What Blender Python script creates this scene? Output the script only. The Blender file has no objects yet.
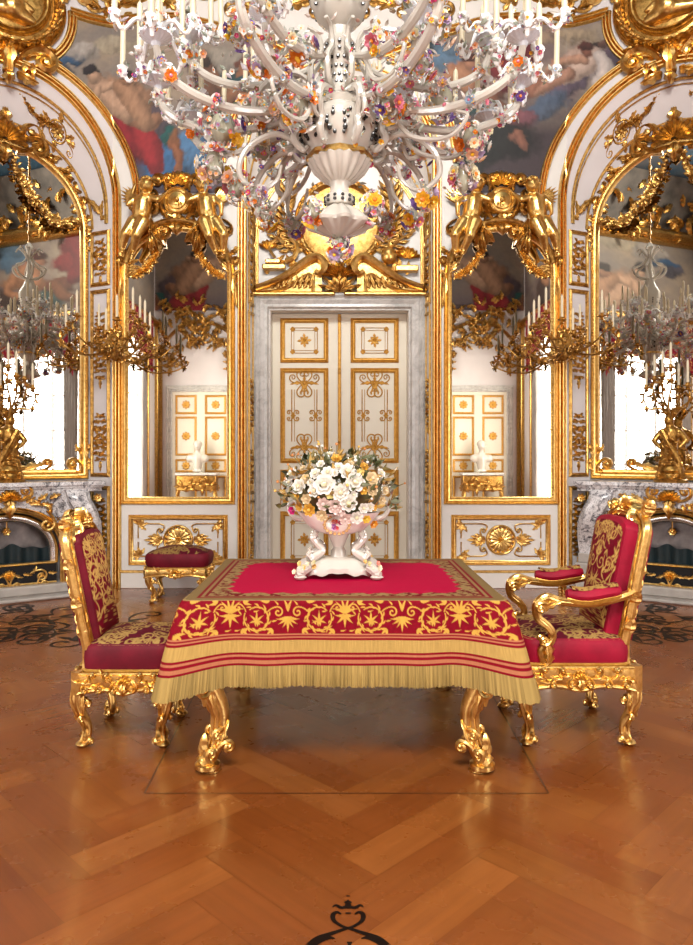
import bpy, math, random
import numpy as np
from mathutils import Vector, Matrix
PI = math.pi
R = math.radians
sc = bpy.context.scene
col = sc.collection

# ------------------------------------------------------------------ geometry bag
class G:
    def __init__(s):
        s.v = []; s.f = []; s.c = []; s.n = 0
    def add(s, V, F, color=None):
        V = np.asarray(V, float).reshape(-1, 3)
        o = s.n
        s.v.append(V)
        if color is None: C = np.ones((len(V), 3))
        else:
            C = np.asarray(color, float)
            if C.ndim == 1: C = np.tile(C, (len(V), 1))
        s.c.append(C)
        s.f.extend([tuple(i + o for i in f) for f in F])
        s.n += len(V)
        return s
    def merge(s, g, M=None):
        if g.n:
            V = g.V()
            F = g.f
            if M is not None:
                A = np.array(M)
                V = V @ A[:3, :3].T + A[:3, 3]
                if np.linalg.det(A[:3, :3]) < 0: F = [tuple(reversed(f)) for f in F]
            s.add(V, F, np.concatenate(g.c))
        return s
    def V(s):
        return np.concatenate(s.v) if s.v else np.zeros((0, 3))
    def xf(s, M):
        A = np.array(M)
        V = s.V() @ A[:3, :3].T + A[:3, 3]
        s.v = [V]; s.c = [np.concatenate(s.c)] if s.c else []
        if np.linalg.det(A[:3, :3]) < 0: s.f = [tuple(reversed(f)) for f in s.f]
        return s
    # ---- primitives
    def grid(s, P, color=None, closed_u=False, closed_v=False):
        P = np.asarray(P, float); a, b = P.shape[:2]
        F = []
        for i in range(a if closed_u else a - 1):
            i2 = (i + 1) % a
            for j in range(b if closed_v else b - 1):
                j2 = (j + 1) % b
                F.append((i * b + j, i2 * b + j, i2 * b + j2, i * b + j2))
        C = None
        if color is not None:
            C = np.asarray(color, float)
            if C.ndim == 3: C = C.reshape(-1, 3)
        return s.add(P.reshape(-1, 3), F, C)
    def tube(s, pts, rad, n=6, flat=None, color=None, closed=False, nrm=None):
        P = np.asarray(pts, float); m = len(P)
        rr = np.full(m, float(rad)) if np.isscalar(rad) else np.asarray(rad, float)
        if len(rr) != m: rr = np.interp(np.linspace(0, 1, m), np.linspace(0, 1, len(rr)), rr)
        if closed: T = np.roll(P, -1, 0) - np.roll(P, 1, 0)
        else: T = np.gradient(P, axis=0)
        T /= np.maximum(np.linalg.norm(T, axis=1, keepdims=True), 1e-9)
        if nrm is not None:
            N = np.tile(np.asarray(nrm, float), (m, 1))
            N = N - (N * T).sum(1, keepdims=True) * T
            N /= np.maximum(np.linalg.norm(N, axis=1, keepdims=True), 1e-9)
        else:
            N = np.zeros_like(P)
            t = T[0]; a = np.array([0, 0, 1.0]) if abs(t[2]) < .9 else np.array([1.0, 0, 0])
            nn = a - a.dot(t) * t; N[0] = nn / np.linalg.norm(nn)
            for i in range(1, m):
                nn = N[i - 1] - N[i - 1].dot(T[i]) * T[i]
                l = np.linalg.norm(nn); N[i] = nn / l if l > 1e-6 else N[i - 1]
        B = np.cross(T, N)
        a = np.linspace(0, 2 * PI, n, endpoint=False)
        fl = 1.0 if flat is None else flat
        ring = P[:, None, :] + rr[:, None, None] * (np.cos(a)[None, :, None] * N[:, None, :] * fl + np.sin(a)[None, :, None] * B[:, None, :])
        o = s.n
        s.grid(ring, color=None if color is None else np.tile(np.asarray(color, float), (m, n, 1)), closed_u=closed, closed_v=True)
        if not closed:
            s.f.append(tuple(o + i for i in range(n))[::-1]); s.f.append(tuple(o + (m - 1) * n + i for i in range(n)))
        return s
    def lathe(s, prof, n=16, at=(0, 0, 0), color=None, lobes=0, amp=0, M=None):
        pr = np.asarray(prof, float); a = np.linspace(0, 2 * PI, n, endpoint=False)
        k = 1 + (amp * np.cos(lobes * a) if lobes else 0 * a)
        P = np.stack([pr[:, 0, None] * (np.cos(a) * k)[None], pr[:, 0, None] * (np.sin(a) * k)[None], np.tile(pr[:, 1, None], (1, n))], -1)
        g = G(); g.grid(P, color=None if color is None else np.tile(np.asarray(color, float), (len(pr), n, 1)), closed_v=True)
        if pr[0, 0] > 1e-5: g.f.append(tuple(range(n)))
        if pr[-1, 0] > 1e-5: g.f.append(tuple((len(pr) - 1) * n + i for i in range(n))[::-1])
        if M is not None: g.xf(M)
        return s.merge(g, Matrix.Translation(at))
    def box(s, lo, hi, b=0.0, color=None):
        lo = np.array(lo, float); hi = np.array(hi, float)
        lo, hi = np.minimum(lo, hi), np.maximum(lo, hi)
        b = min(b, (hi - lo).min() * .49)
        if b <= 0:
            V = [(x, y, z) for x in (lo[0], hi[0]) for y in (lo[1], hi[1]) for z in (lo[2], hi[2])]
            F = [(0, 1, 3, 2), (4, 6, 7, 5), (0, 4, 5, 1), (2, 3, 7, 6), (0, 2, 6, 4), (1, 5, 7, 3)]
            return s.add(V, F, color)
        V = []; idx = {}
        for sx in (0, 1):
            for sy in (0, 1):
                for sz in (0, 1):
                    c = np.array([(lo, hi)[sx][0], (lo, hi)[sy][1], (lo, hi)[sz][2]])
                    d = np.array([1 - 2 * sx, 1 - 2 * sy, 1 - 2 * sz]) * b
                    for ax in range(3):
                        p = c + d; p[ax] = c[ax]
                        idx[(sx, sy, sz, ax)] = len(V); V.append(p)
        F = []
        for ax in range(3):
            o1, o2 = (ax + 1) % 3, (ax + 2) % 3
            for sd in (0, 1):
                q = []
                for (a, c) in ((0, 0), (1, 0), (1, 1), (0, 1)):
                    k = [0, 0, 0]; k[ax] = sd; k[o1] = a; k[o2] = c
                    q.append(idx[(*k, ax)])
                F.append(tuple(q if sd else q[::-1]))
            for a in (0, 1):
                for c in (0, 1):
                    k0 = [0, 0, 0]; k1 = [0, 0, 0]; k0[o1] = k1[o1] = a; k0[o2] = k1[o2] = c; k1[ax] = 1
                    F.append((idx[(*k0, o1)], idx[(*k1, o1)], idx[(*k1, o2)], idx[(*k0, o2)]))
        for k in [(a, b_, c) for a in (0, 1) for b_ in (0, 1) for c in (0, 1)]:
            F.append((idx[(*k, 0)], idx[(*k, 1)], idx[(*k, 2)]))
        return s.add(V, F, color)
    def ell(s, c, r, n=8, m=6, color=None, M=None):
        r = (r, r, r) if np.isscalar(r) else r
        a = np.linspace(0, 2 * PI, n, endpoint=False); t = np.linspace(0, PI, m)
        P = np.stack([np.sin(t)[:, None] * np.cos(a)[None] * r[0], np.sin(t)[:, None] * np.sin(a)[None] * r[1], np.tile(np.cos(t)[:, None] * r[2], (1, n))], -1)
        if M is not None: P = P @ np.array(M)[:3, :3].T
        return s.grid(P + np.asarray(c, float), color=None if color is None else np.tile(np.asarray(color, float), (m, n, 1)), closed_v=True)
    def poly(s, pts2, w0, w1, color=None):
        n = len(pts2)
        V = [(p[0], p[1], w0) for p in pts2] + [(p[0], p[1], w1) for p in pts2]
        F = [tuple(range(n))[::-1], tuple(range(n, 2 * n))] + [(i, (i + 1) % n, n + (i + 1) % n, n + i) for i in range(n)]
        return s.add(V, F, color)
    def sweep(s, path, prof, nrm=(0, 0, 1), closed=False, color=None, closed_prof=True):
        """sweep a 2D profile (side offset, height along nrm) along a path lying across nrm; side = tangent x nrm"""
        P = np.asarray(path, float); m = len(P); N = np.asarray(nrm, float); pr = np.asarray(prof, float)
        d = (np.roll(P, -1, 0) - P) if closed else np.diff(P, axis=0)
        d /= np.maximum(np.linalg.norm(d, axis=1, keepdims=True), 1e-9)
        if closed: din = np.roll(d, 1, 0); dout = d
        else: din = np.vstack([d[:1], d]); dout = np.vstack([d, d[-1:]])
        s0 = np.cross(din, N); s1 = np.cross(dout, N)
        mm = s0 + s1
        mm /= np.maximum((mm * mm).sum(1, keepdims=True), .15) / 2
        pts = P[:, None, :] + mm[:, None, :] * pr[None, :, 0, None] + N[None, None, :] * pr[None, :, 1, None]
        o = s.n
        s.grid(pts, closed_u=closed, closed_v=closed_prof, color=None if color is None else np.tile(np.asarray(color, float), (m, len(pr), 1)))
        if not closed and closed_prof:
            k = len(pr); s.f.append(tuple(o + i for i in range(k))[::-1]); s.f.append(tuple(o + (m - 1) * k + i for i in range(k)))
        return s
    # ---- flat carved ornament in the local (u,v) plane, relief along w
    def leaf(s, p, ang, L, W, bend=0.0, h=.02, lobes=3, tip=.0, color=None, w0=0.0):
        t = np.linspace(0, 1, 4 + lobes * 3)
        a = ang + bend * t
        dx = np.cos(a); dy = np.sin(a); st = L / (len(t) - 1)
        cx = p[0] + np.concatenate([[0], np.cumsum(dx[:-1])]) * st; cy = p[1] + np.concatenate([[0], np.cumsum(dy[:-1])]) * st
        wd = W * (np.sin(PI * np.clip(t * .93 + .05, 0, 1)) ** .75) * (1 + .3 * np.cos(2 * PI * lobes * t + PI)) * (1.15 - .55 * t)
        nx = -dy; ny = dx
        zr = w0 + h * (.35 + .65 * np.sin(PI * t)) + tip * t ** 3
        P = np.stack([np.stack([cx + nx * wd * k, cy + ny * wd * k, w0 + (zr - w0) * q], -1) for k, q in ((1, .0), (.55, .8), (0.12, .75), (0, 1.0), (-.12, .75), (-.55, .8), (-1, .0))], 1)
        return s.grid(P, color=None if color is None else np.tile(np.asarray(color, float), (P.shape[0], 7, 1)))
    def scroll(s, p, ang, size, hand=1, turns=1.3, r=.012, h=.015, stem=1.0, n=6, eye=True, w0=0.0):
        pts = curl(p, ang, size, hand, turns, stem)
        m = len(pts); t = np.linspace(0, 1, m)
        P = np.column_stack([pts, np.full(m, w0 + h * .5)])
        s.tube(P, r * (.55 + .75 * np.sin(PI * np.clip(t, 0, 1)) ** .6 - .25 * t), n=n, nrm=(0, 0, 1), flat=max(.6, h / max(r, 1e-6) * .6))
        if eye: s.ell((pts[-1][0], pts[-1][1], w0 + h * .6), (r * 1.5, r * 1.5, r * 1.2), 7, 5)
        return s
    def rosette(s, c, r, n=8, h=.02, w0=0.0, color=None, eye=None):
        a = np.linspace(0, 2 * PI, n * 4, endpoint=False)
        k = .72 + .28 * np.abs(np.cos(a * n / 2)) ** .6
        rings = []
        for rr, hh in ((1, .15), (.8, .75), (.5, .55), (.3, .4)):
            rings.append(np.stack([c[0] + r * rr * k * np.cos(a), c[1] + r * rr * k * np.sin(a), np.full(len(a), w0 + h * hh)], -1))
        s.grid(np.array(rings), closed_v=True, color=None if color is None else np.tile(np.asarray(color, float), (4, len(a), 1)))
        s.ell((c[0], c[1], w0 + h * .55), (r * .3, r * .3, h * .6), 8, 5, color=eye if eye is not None else color)
        return s
    def shell(s, c, r, a0=0, a1=PI, lobes=9, h=.03, w0=0.0, r0=.12):
        a = np.linspace(a0, a1, lobes * 4 + 1); ph = (a - a0) / (a1 - a0) * lobes * 2 * PI
        rings = []
        for t in (0, .35, .7, .9, 1.0):
            rr = r * (r0 + (1 - r0) * t) * (1 + .06 * t * -np.cos(ph))
            hh = w0 + h * (np.sin(PI * min(t * .75 + .1, 1)) * .8 + .2) * (1 - (.35 * (1 + np.cos(ph)) / 2) * (t > 0)) * (0.15 if t == 1 else 1)
            rings.append(np.stack([c[0] + rr * np.cos(a), c[1] + rr * np.sin(a), hh * np.ones_like(a)], -1))
        return s.grid(np.array(rings))
    def beads(s, path, spacing, r, w=0.0, n=6):
        P = np.asarray(path, float); d = np.concatenate([[0], np.cumsum(np.linalg.norm(np.diff(P, axis=0), axis=1))])
        k = max(2, int(d[-1] / spacing))
        for q in (np.arange(k) + .5) * d[-1] / k:
            x = [np.interp(q, d, P[:, i]) for i in range(P.shape[1])]
            c = (x[0], x[1], (x[2] if len(x) > 2 else 0) + w)
            s.ell(c, r, n, 4)
        return s
    def garland(s, p0, p1, sag, r, rng, k=14, w=.02):
        for i in range(k):
            t = (i + .5) / k
            x = p0[0] + (p1[0] - p0[0]) * t; y = p0[1] + (p1[1] - p0[1]) * t - sag * 4 * t * (1 - t)
            rr = r * (.6 + .5 * math.sin(PI * t)) * rng.uniform(.8, 1.15)
            s.rosette((x + rng.uniform(-1, 1) * r * .3, y + rng.uniform(-1, 1) * r * .3), rr, n=5, h=rr * 1.1, w0=w)
            for q in range(2):
                s.leaf((x, y), rng.uniform(0, 2 * PI), rr * 2, rr * .5, rng.uniform(-1, 1), h=rr * .6, lobes=1, w0=w * .6)
        return s

def curl(p, ang, size, hand=1, turns=1.3, stem=1.0):
    """stem arc that winds into a spiral; ang = heading at p"""
    n1 = 8; pts = [np.array(p[:2], float)]; a = ang
    st = size * stem / n1
    for i in range(n1):
        a += hand * .09; pts.append(pts[-1] + st * np.array([math.cos(a), math.sin(a)]))
    r0 = size * .5; n2 = int(16 * turns)
    c = pts[-1] + hand * r0 * np.array([-math.sin(a), math.cos(a)])
    b0 = math.atan2(*(pts[-1] - c)[::-1])
    for i in range(1, n2 + 1):
        t = i / n2; b = b0 + hand * 2 * PI * turns * t; rr = r0 * (1 - .8 * t ** .85)
        pts.append(c + rr * np.array([math.cos(b), math.sin(b)]))
    return np.array(pts)

def bez(P, n=20):
    P = [np.asarray(p, float) for p in P]; t = np.linspace(0, 1, n)[:, None]
    while len(P) > 1: P = [P[i] * (1 - t) + P[i + 1] * t if np.ndim(P[i]) > 1 or True else 0 for i in range(len(P) - 1)]
    return P[0]

def cat(P, n=8):
    """Catmull-Rom through points"""
    P = np.asarray(P, float); Q = np.vstack([2 * P[0] - P[1], P, 2 * P[-1] - P[-2]]); out = []
    for i in range(1, len(Q) - 2):
        for t in np.linspace(0, 1, n, endpoint=False):
            a, b, c, d = Q[i - 1], Q[i], Q[i + 1], Q[i + 2]
            out.append(.5 * (2 * b + (c - a) * t + (2 * a - 5 * b + 4 * c - d) * t * t + (3 * b - a - 3 * c + d) * t ** 3))
    out.append(P[-1]); return np.array(out)

def arch_path(hw, zs, rise, z0, n=24, right=True):
    """open path: up the right jamb, over the arch, down the left (local u,v)"""
    a = np.linspace(0, PI, n + 1)
    pts = [(hw, z0)] + [(hw * math.cos(t), zs + rise * math.sin(t)) for t in a] + [(-hw, z0)]
    return np.array(pts)
def p3(P, w=0.0):
    P = np.asarray(P, float); return np.column_stack([P, np.full(len(P), w)])
def rect(u0, v0, u1, v1): return np.array([(u0, v0), (u1, v0), (u1, v1), (u0, v1)], float)

# moulding profiles (side, height): width W, relief H
def ogee(W, H): return [(-W/2, 0), (-W/2, H*.45), (-W*.33, H*.6), (-W*.2, H*.95), (-W*.02, H), (W*.1, H*.75), (W*.22, H*.5), (W*.32, H*.62), (W*.42, H*.5), (W/2, H*.2), (W/2, 0)]
def halfround(W, H, n=6): return [(-W/2 * math.cos(PI * i / n), H * math.sin(PI * i / n)) for i in range(n + 1)]
def triple(W, H): 
    out = []
    for c, w, h in ((-.32, .34, .7), (.0, .36, 1.0), (.33, .32, .7)):
        out += [((c - w / 2 * math.cos(PI * i / 5)) * W, h * H * math.sin(PI * i / 5)) for i in range(6)]
    return out

# ------------------------------------------------------------------ objects
ORG = {}
def smooth_mesh(me, ang=40):
    me.polygons.foreach_set('use_smooth', [True] * len(me.polygons))
    try: me.set_sharp_from_angle(angle=R(ang))
    except Exception: pass
def obj(name, g, mat, parent=None, ang=40, uv=None):
    V = g.V()
    me = bpy.data.meshes.new(name)
    c = (V.min(0) + V.max(0)) / 2
    if parent is None: c[2] = V[:, 2].min()
    me.from_pydata((V - c).tolist(), [], g.f); me.update()
    C = np.concatenate(g.c)
    at = me.color_attributes.new('Col', 'FLOAT_COLOR', 'POINT')
    at.data.foreach_set('color', np.column_stack([C, np.ones(len(C))]).astype(np.float32).ravel())
    smooth_mesh(me, ang)
    o = bpy.data.objects.new(name, me); col.objects.link(o)
    if mat: me.materials.append(mat)
    if parent is not None:
        o.parent = parent; o.location = Vector(c) - ORG[parent.name]
    else: o.location = Vector(c)
    ORG[o.name] = Vector(c)
    return o
def thing(name, label, cat_, loc, group=None):
    o = bpy.data.objects.new(name, None); col.objects.link(o); o.location = loc; o.empty_display_size = .1
    ORG[o.name] = Vector(loc); o['label'] = label; o['category'] = cat_
    if group: o['group'] = group
    return o
def tag(o, label, cat_, group=None, kind=None):
    o['label'] = label; o['category'] = cat_
    if group: o['group'] = group
    if kind: o['kind'] = kind
    return o
def struct(name, g, mat, parent=None, label=None, cat_=None, ang=40):
    o = obj(name, g, mat, parent, ang)
    if parent is None: o['kind'] = 'structure'
    if label: o['label'] = label
    if cat_ and parent is None: o['category'] = cat_
    return o
def remesh(g, voxel, smooth=4):
    """union a bag of overlapping shapes into one continuous skin"""
    me = bpy.data.meshes.new('tmp'); me.from_pydata(g.V().tolist(), [], g.f); me.update()
    o = bpy.data.objects.new('tmp', me); col.objects.link(o)
    m = o.modifiers.new('r', 'REMESH'); m.mode = 'VOXEL'; m.voxel_size = voxel
    m2 = o.modifiers.new('s', 'SMOOTH'); m2.iterations = smooth; m2.factor = .5
    dg = bpy.context.evaluated_depsgraph_get(); e = o.evaluated_get(dg); m3 = e.to_mesh()
    V = np.zeros(len(m3.vertices) * 3); m3.vertices.foreach_get('co', V)
    F = [tuple(p.vertices) for p in m3.polygons]
    out = G(); out.add(V.reshape(-1, 3), F)
    e.to_mesh_clear(); bpy.data.objects.remove(o); bpy.data.meshes.remove(me)
    return out
def cap(g, p, q, r1, r2, n=10):
    """tapered capsule with round ends"""
    p = np.asarray(p, float); q = np.asarray(q, float); d = q - p; L = np.linalg.norm(d); d = d / max(L, 1e-9)
    pts = []; rr = []
    for a in (80, 50, 25): pts.append(p - d * r1 * math.sin(R(a))); rr.append(r1 * math.cos(R(a)))
    for t in np.linspace(0, 1, 4): pts.append(p + d * L * t); rr.append(r1 + (r2 - r1) * t)
    for a in (25, 50, 80): pts.append(q + d * r2 * math.sin(R(a))); rr.append(r2 * math.cos(R(a)))
    g.tube(pts, rr, n=n)
MIR = Matrix.Diagonal((-1, 1, 1, 1))
def vnoise(x, y, seed=0, oct=4):
    """value noise 0..1"""
    rs = np.random.RandomState(seed); T = rs.rand(64, 64); out = 0; amp = .5; tot = 0
    for k in range(oct):
        xs = x * 2 ** k; ys = y * 2 ** k
        xi = np.floor(xs).astype(int); yi = np.floor(ys).astype(int); fx = xs - xi; fy = ys - yi
        fx = fx * fx * (3 - 2 * fx); fy = fy * fy * (3 - 2 * fy)
        a = T[xi % 64, yi % 64]; b = T[(xi + 1) % 64, yi % 64]; c = T[xi % 64, (yi + 1) % 64]; d = T[(xi + 1) % 64, (yi + 1) % 64]
        out = out + amp * ((a * (1 - fx) + b * fx) * (1 - fy) + (c * (1 - fx) + d * fx) * fy); tot += amp; amp *= .5
    return out / tot
def lin(r, g, b):
    f = lambda c: (c / 255 / 12.92) if c / 255 <= .04045 else ((c / 255 + .055) / 1.055) ** 2.4
    return (f(r), f(g), f(b))
def stroke_mask(P, strokes):
    """P (n,2); strokes: list of (pts, radii). returns signed coverage (max of r - dist)"""
    best = np.full(len(P), -1e3)
    for pts, rad in strokes:
        pts = np.asarray(pts, float); m = len(pts)
        rr = np.full(m, float(rad)) if np.isscalar(rad) else np.interp(np.linspace(0, 1, m), np.linspace(0, 1, len(rad)), rad)
        lo = pts.min(0) - rr.max() * 1.5; hi = pts.max(0) + rr.max() * 1.5
        sel = np.where(((P >= lo) & (P <= hi)).all(1))[0]
        if not len(sel): continue
        Q = P[sel]; b = np.full(len(sel), -1e3)
        for i in range(m - 1):
            d = pts[i + 1] - pts[i]; l2 = max(d.dot(d), 1e-12)
            t = np.clip(((Q - pts[i]) @ d) / l2, 0, 1)
            dist = np.linalg.norm(Q - pts[i] - t[:, None] * d, axis=1)
            b = np.maximum(b, rr[i] + (rr[i + 1] - rr[i]) * t - dist)
        best[sel] = np.maximum(best[sel], b)
    return best
def leaf_stroke(p, ang, L, W, bend=0):
    t = np.linspace(0, 1, 7); a = ang + bend * t; st = L / 6
    x = p[0] + np.concatenate([[0], np.cumsum(np.cos(a[:-1]))]) * st; y = p[1] + np.concatenate([[0], np.cumsum(np.sin(a[:-1]))]) * st
    return (np.column_stack([x, y]), W * np.array([.35, .9, 1, .85, .6, .3, .05]))

# ------------------------------------------------------------------ materials
class NT:
    def __init__(s, name):
        s.m = bpy.data.materials.new(name); s.m.use_nodes = True; s.t = s.m.node_tree; s.n = s.t.nodes
        s.b = s.n['Principled BSDF']
    def node(s, t, **k):
        n = s.n.new(t)
        for a, b in k.items(): setattr(n, a, b)
        return n
    def link(s, a, b): s.t.links.new(a, b)
    def coord(s, scale=1.0, kind='Object'):
        c = s.node('ShaderNodeTexCoord'); mp = s.node('ShaderNodeMapping'); s.link(c.outputs[kind], mp.inputs[0])
        mp.inputs['Scale'].default_value = (scale,) * 3 if np.isscalar(scale) else scale
        return mp.outputs[0]
    def noise(s, vec, scale, detail=4, rough=.55, dist=0):
        n = s.node('ShaderNodeTexNoise'); n.inputs['Scale'].default_value = scale; n.inputs['Detail'].default_value = detail
        n.inputs['Roughness'].default_value = rough; n.inputs['Distortion'].default_value = dist; s.link(vec, n.inputs['Vector']); return n.outputs['Fac']
    def ramp(s, fac, stops):
        r = s.node('ShaderNodeValToRGB'); e = r.color_ramp.elements
        while len(e) < len(stops): e.new(.5)
        for q, (p, c) in zip(e, stops): q.position = p; q.color = (*c, 1)
        s.link(fac, r.inputs[0]); return r.outputs[0]
    def mix(s, fac, a, b, mode='MIX'):
        n = s.node('ShaderNodeMix', data_type='RGBA', blend_type=mode)
        for i, x in ((0, fac), (6, a), (7, b)):
            if isinstance(x, (int, float)): n.inputs[i].default_value = x
            elif isinstance(x, tuple): n.inputs[i].default_value = (*x, 1)
            else: s.link(x, n.inputs[i])
        return n.outputs[2]
    def bump(s, fac, strength=.3, dist=.01):
        b = s.node('ShaderNodeBump'); b.inputs['Strength'].default_value = strength; b.inputs['Distance'].default_value = dist
        s.link(fac, b.inputs['Height']); s.link(b.outputs[0], s.b.inputs['Normal'])
    def set(s, color=None, rough=None, metal=None, **k):
        if color is not None:
            if isinstance(color, tuple): s.b.inputs['Base Color'].default_value = (*color, 1)
            else: s.link(color, s.b.inputs['Base Color'])
        if rough is not None: s.b.inputs['Roughness'].default_value = rough
        if metal is not None: s.b.inputs['Metallic'].default_value = metal
        for a, b in k.items(): s.b.inputs[a.replace('_', ' ')].default_value = b
        return s.m
def mat_gold(name, c1, c2, rough, metal=.9, bump=.25, scale=60):
    t = NT(name); v = t.coord(); n = t.noise(v, scale, 3)
    t.set(t.ramp(t.noise(v, 26, 4, .65), [(.32, c1), (.6, c2)]), rough, metal); t.bump(n, bump, .003); return t.m
def mat_plain(name, c, rough, metal=0, var=.12, scale=5, bump=0, bscale=200, **k):
    t = NT(name); v = t.coord(); a = tuple(x * (1 - var) for x in c); b = tuple(min(1, x * (1 + var)) for x in c)
    t.set(t.ramp(t.noise(v, scale, 4), [(.3, a), (.7, b)]), rough, metal, **k)
    if bump: t.bump(t.noise(v, bscale, 2), bump, .002)
    return t.m
def mat_vc(name, rough, metal=0, bump=0, bscale=150, **k):
    t = NT(name); a = t.node('ShaderNodeVertexColor'); a.layer_name = 'Col'
    t.set(a.outputs[0], rough, metal, **k)
    if bump: t.bump(t.noise(t.coord(), bscale, 3), bump, .003)
    return t.m
M = {}
M['gold'] = mat_gold('gilt', lin(206, 160, 84), lin(238, 200, 124), .28, 1.0)
M['gold_dk'] = mat_gold('gilt_aged', lin(146, 104, 46), lin(216, 174, 100), .3, .95)
M['gold_flat'] = mat_gold('gilt_paint', lin(186, 132, 48), lin(214, 162, 74), .45, .6)
M['bronze'] = mat_gold('gilt_bronze', lin(112, 76, 32), lin(200, 154, 80), .28)
M['white'] = mat_plain('ivory_paint', lin(236, 230, 222), .38, var=.03, scale=2)
M['white2'] = mat_plain('lilac_white_paint', lin(228, 220, 218), .42, var=.04, scale=2)
M['door'] = mat_plain('cream_door_paint', lin(238, 230, 210), .34, var=.03, scale=3)
M['candle'] = mat_plain('candle_wax', lin(222, 208, 178), .45, var=.03)
M['wick'] = mat_plain('wick', lin(40, 34, 30), .8)
M['porcelain'] = mat_plain('porcelain', lin(200, 193, 182), .16, var=.03, Coat_Weight=.4)
M['porc_vc'] = mat_vc('painted_porcelain', .25, Coat_Weight=.3)
M['velvet'] = mat_plain('crimson_velvet', lin(146, 6, 40), .6, var=.25, scale=7, bump=.2, bscale=400, Specular_IOR_Level=.25)
M['velvet_dk'] = mat_plain('burgundy_velvet', lin(104, 10, 30), .6, var=.3, scale=7, bump=.2, bscale=400, Specular_IOR_Level=.25)
M['cloth_vc'] = mat_vc('embroidered_cloth', .75, bump=.3, bscale=300, Specular_IOR_Level=.12)
M['paint_vc'] = mat_vc('fresco', .6)
M['iron'] = mat_plain('black_iron', lin(22, 20, 20), .35, .4)
M['teal'] = mat_plain('dark_teal_cloth', lin(6, 30, 36), .6, var=.4, scale=6)
M['steel'] = mat_plain('burnished_fireback', lin(120, 112, 110), .35, .5, var=.35, scale=8)
M['silver'] = mat_plain('polished_steel', lin(215, 210, 206), .22, .9)
t = NT('mirror_glass'); t.set((.84, .80, .71), .015, 1.0); M['mirror'] = t.m
t = NT('window_glass'); t.set((.95, .97, 1), .02, 0, Transmission_Weight=1.0); M['glass'] = t.m
def mat_marble(name, base, vein, dark, scale, rough=.22, wide=.5):
    t = NT(name); v = t.coord(); n1 = t.noise(v, scale, 7, .65, 1.6); n2 = t.noise(v, scale * 2.3, 6, .6, 2.5)
    c = t.ramp(n1, [(.36, dark), (.44, vein), (wide, base), (.66, base), (.74, vein)])
    c2 = t.ramp(n2, [(.42, vein), (.5, base), (.62, base)])
    t.set(t.mix(.45, c, c2), rough); return t.m
M['marble'] = mat_marble('pale_grey_marble', lin(216, 212, 206), lin(190, 186, 180), lin(160, 158, 154), 3.2, wide=.55)
M['breccia'] = mat_marble('breccia_marble', lin(226, 221, 220), lin(84, 80, 88), lin(24, 22, 30), 11, wide=.48)
M['stone'] = mat_plain('grey_hearth_stone', lin(176, 168, 160), .25, var=.12, scale=9)
M['curtain'] = mat_plain('grey_silk_curtain', lin(170, 164, 160), .6, var=.08)
M['muntin'] = mat_plain('white_window_paint', lin(205, 205, 205), .5, var=.03)
# ------------------------------------------------------------------ damask / embroidery patterns
def damask_strokes(seed, w, h, n):
    rng = random.Random(seed); S = []
    for k_ in range(n):
        p = (rng.uniform(-w, w), rng.uniform(-h, h)); s_ = rng.choice((-1, 1)); a_ = rng.uniform(0, 6.3)
        S.append((curl(p, a_, rng.uniform(.06, .1), s_, 1.1, 1.0), [.0012, .0036, .004, .003]))
        for q in range(3): S.append(leaf_stroke(p, a_ + rng.uniform(-2, 2), rng.uniform(.035, .07), rng.uniform(.0045, .0075), rng.uniform(-1.2, 1.2)))
    return S
def damask_colour(UV, seed, base, gold, w, h, n, sym=True):
    Q = UV.copy()
    if sym: Q[:, 0] = np.abs(Q[:, 0])
    m = stroke_mask(Q, damask_strokes(seed, w, h, n)); k_ = np.clip(m / .0018 + .5, 0, 1)[:, None]
    v = (.75 + .5 * vnoise(UV[:, 0] * 60 + 9, UV[:, 1] * 60 + 5, 2, 3))[:, None]
    return np.array(base) * v * (1 - k_) + np.array(gold) * v * k_
GOLD_T = lin(196, 150, 78); RED_T = lin(118, 18, 38)

# ------------------------------------------------------------------ layout
FPX, CAMH, HOR, CX = 720.0, 1.47, 452.0, 339.5
YB = 7.78                                   # face of the piers
CORN = 2.45                                 # |x| where the pier meets the angled bay
CH = math.hypot(1, .65); UX, UY = 1 / CH, .65 / CH
OB = np.array([-(CORN + .869), YB - .65 * .869, 0]); BU = .869 * CH      # bay centre and its half opening
WX, WY = UY, -UX
def dev(P):
    """developed wall strip of the LEFT half: (s, z, w) -> world; bay plane for s<BU, pier plane beyond"""
    P = np.asarray(P, float); s, z, w = P[:, 0], P[:, 1], P[:, 2]
    b = np.column_stack([OB[0] + UX * s + WX * w, OB[1] + UY * s + WY * w, z])
    p = np.column_stack([-CORN + (s - BU), YB - w, z])
    return np.where((s <= BU)[:, None], b, p)
def gmap(g, fn):
    V = fn(g.V()); g.v = [V]; g.c = [np.concatenate(g.c)]; return g
def s_of(x): return BU + x + CORN                       # developed coordinate of a pier x (left half, x<0)
M_BACK = Matrix(((1, 0, 0, 0), (0, 0, -1, YB), (0, 1, 0, 0), (0, 0, 0, 1)))
def m_plane(o, ang):                                    # local (u right, v up, w toward room)
    c, s_ = math.cos(ang), math.sin(ang)
    return Matrix(((c, 0, s_, o[0]), (s_, 0, -c, o[1]), (0, 1, 0, o[2]), (0, 0, 0, 1)))
M_BAY = m_plane(OB, math.atan2(UY, UX))
SIDES = ((-1, Matrix.Identity(4), 'left'), (1, MIR, 'right'))
def flipped(g, sd): return g.xf(MIR) if sd > 0 else g
def px(V):
    return np.column_stack([CX + FPX * V[:, 0] / V[:, 1], HOR - FPX * (V[:, 2] - CAMH) / V[:, 1]])

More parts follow.
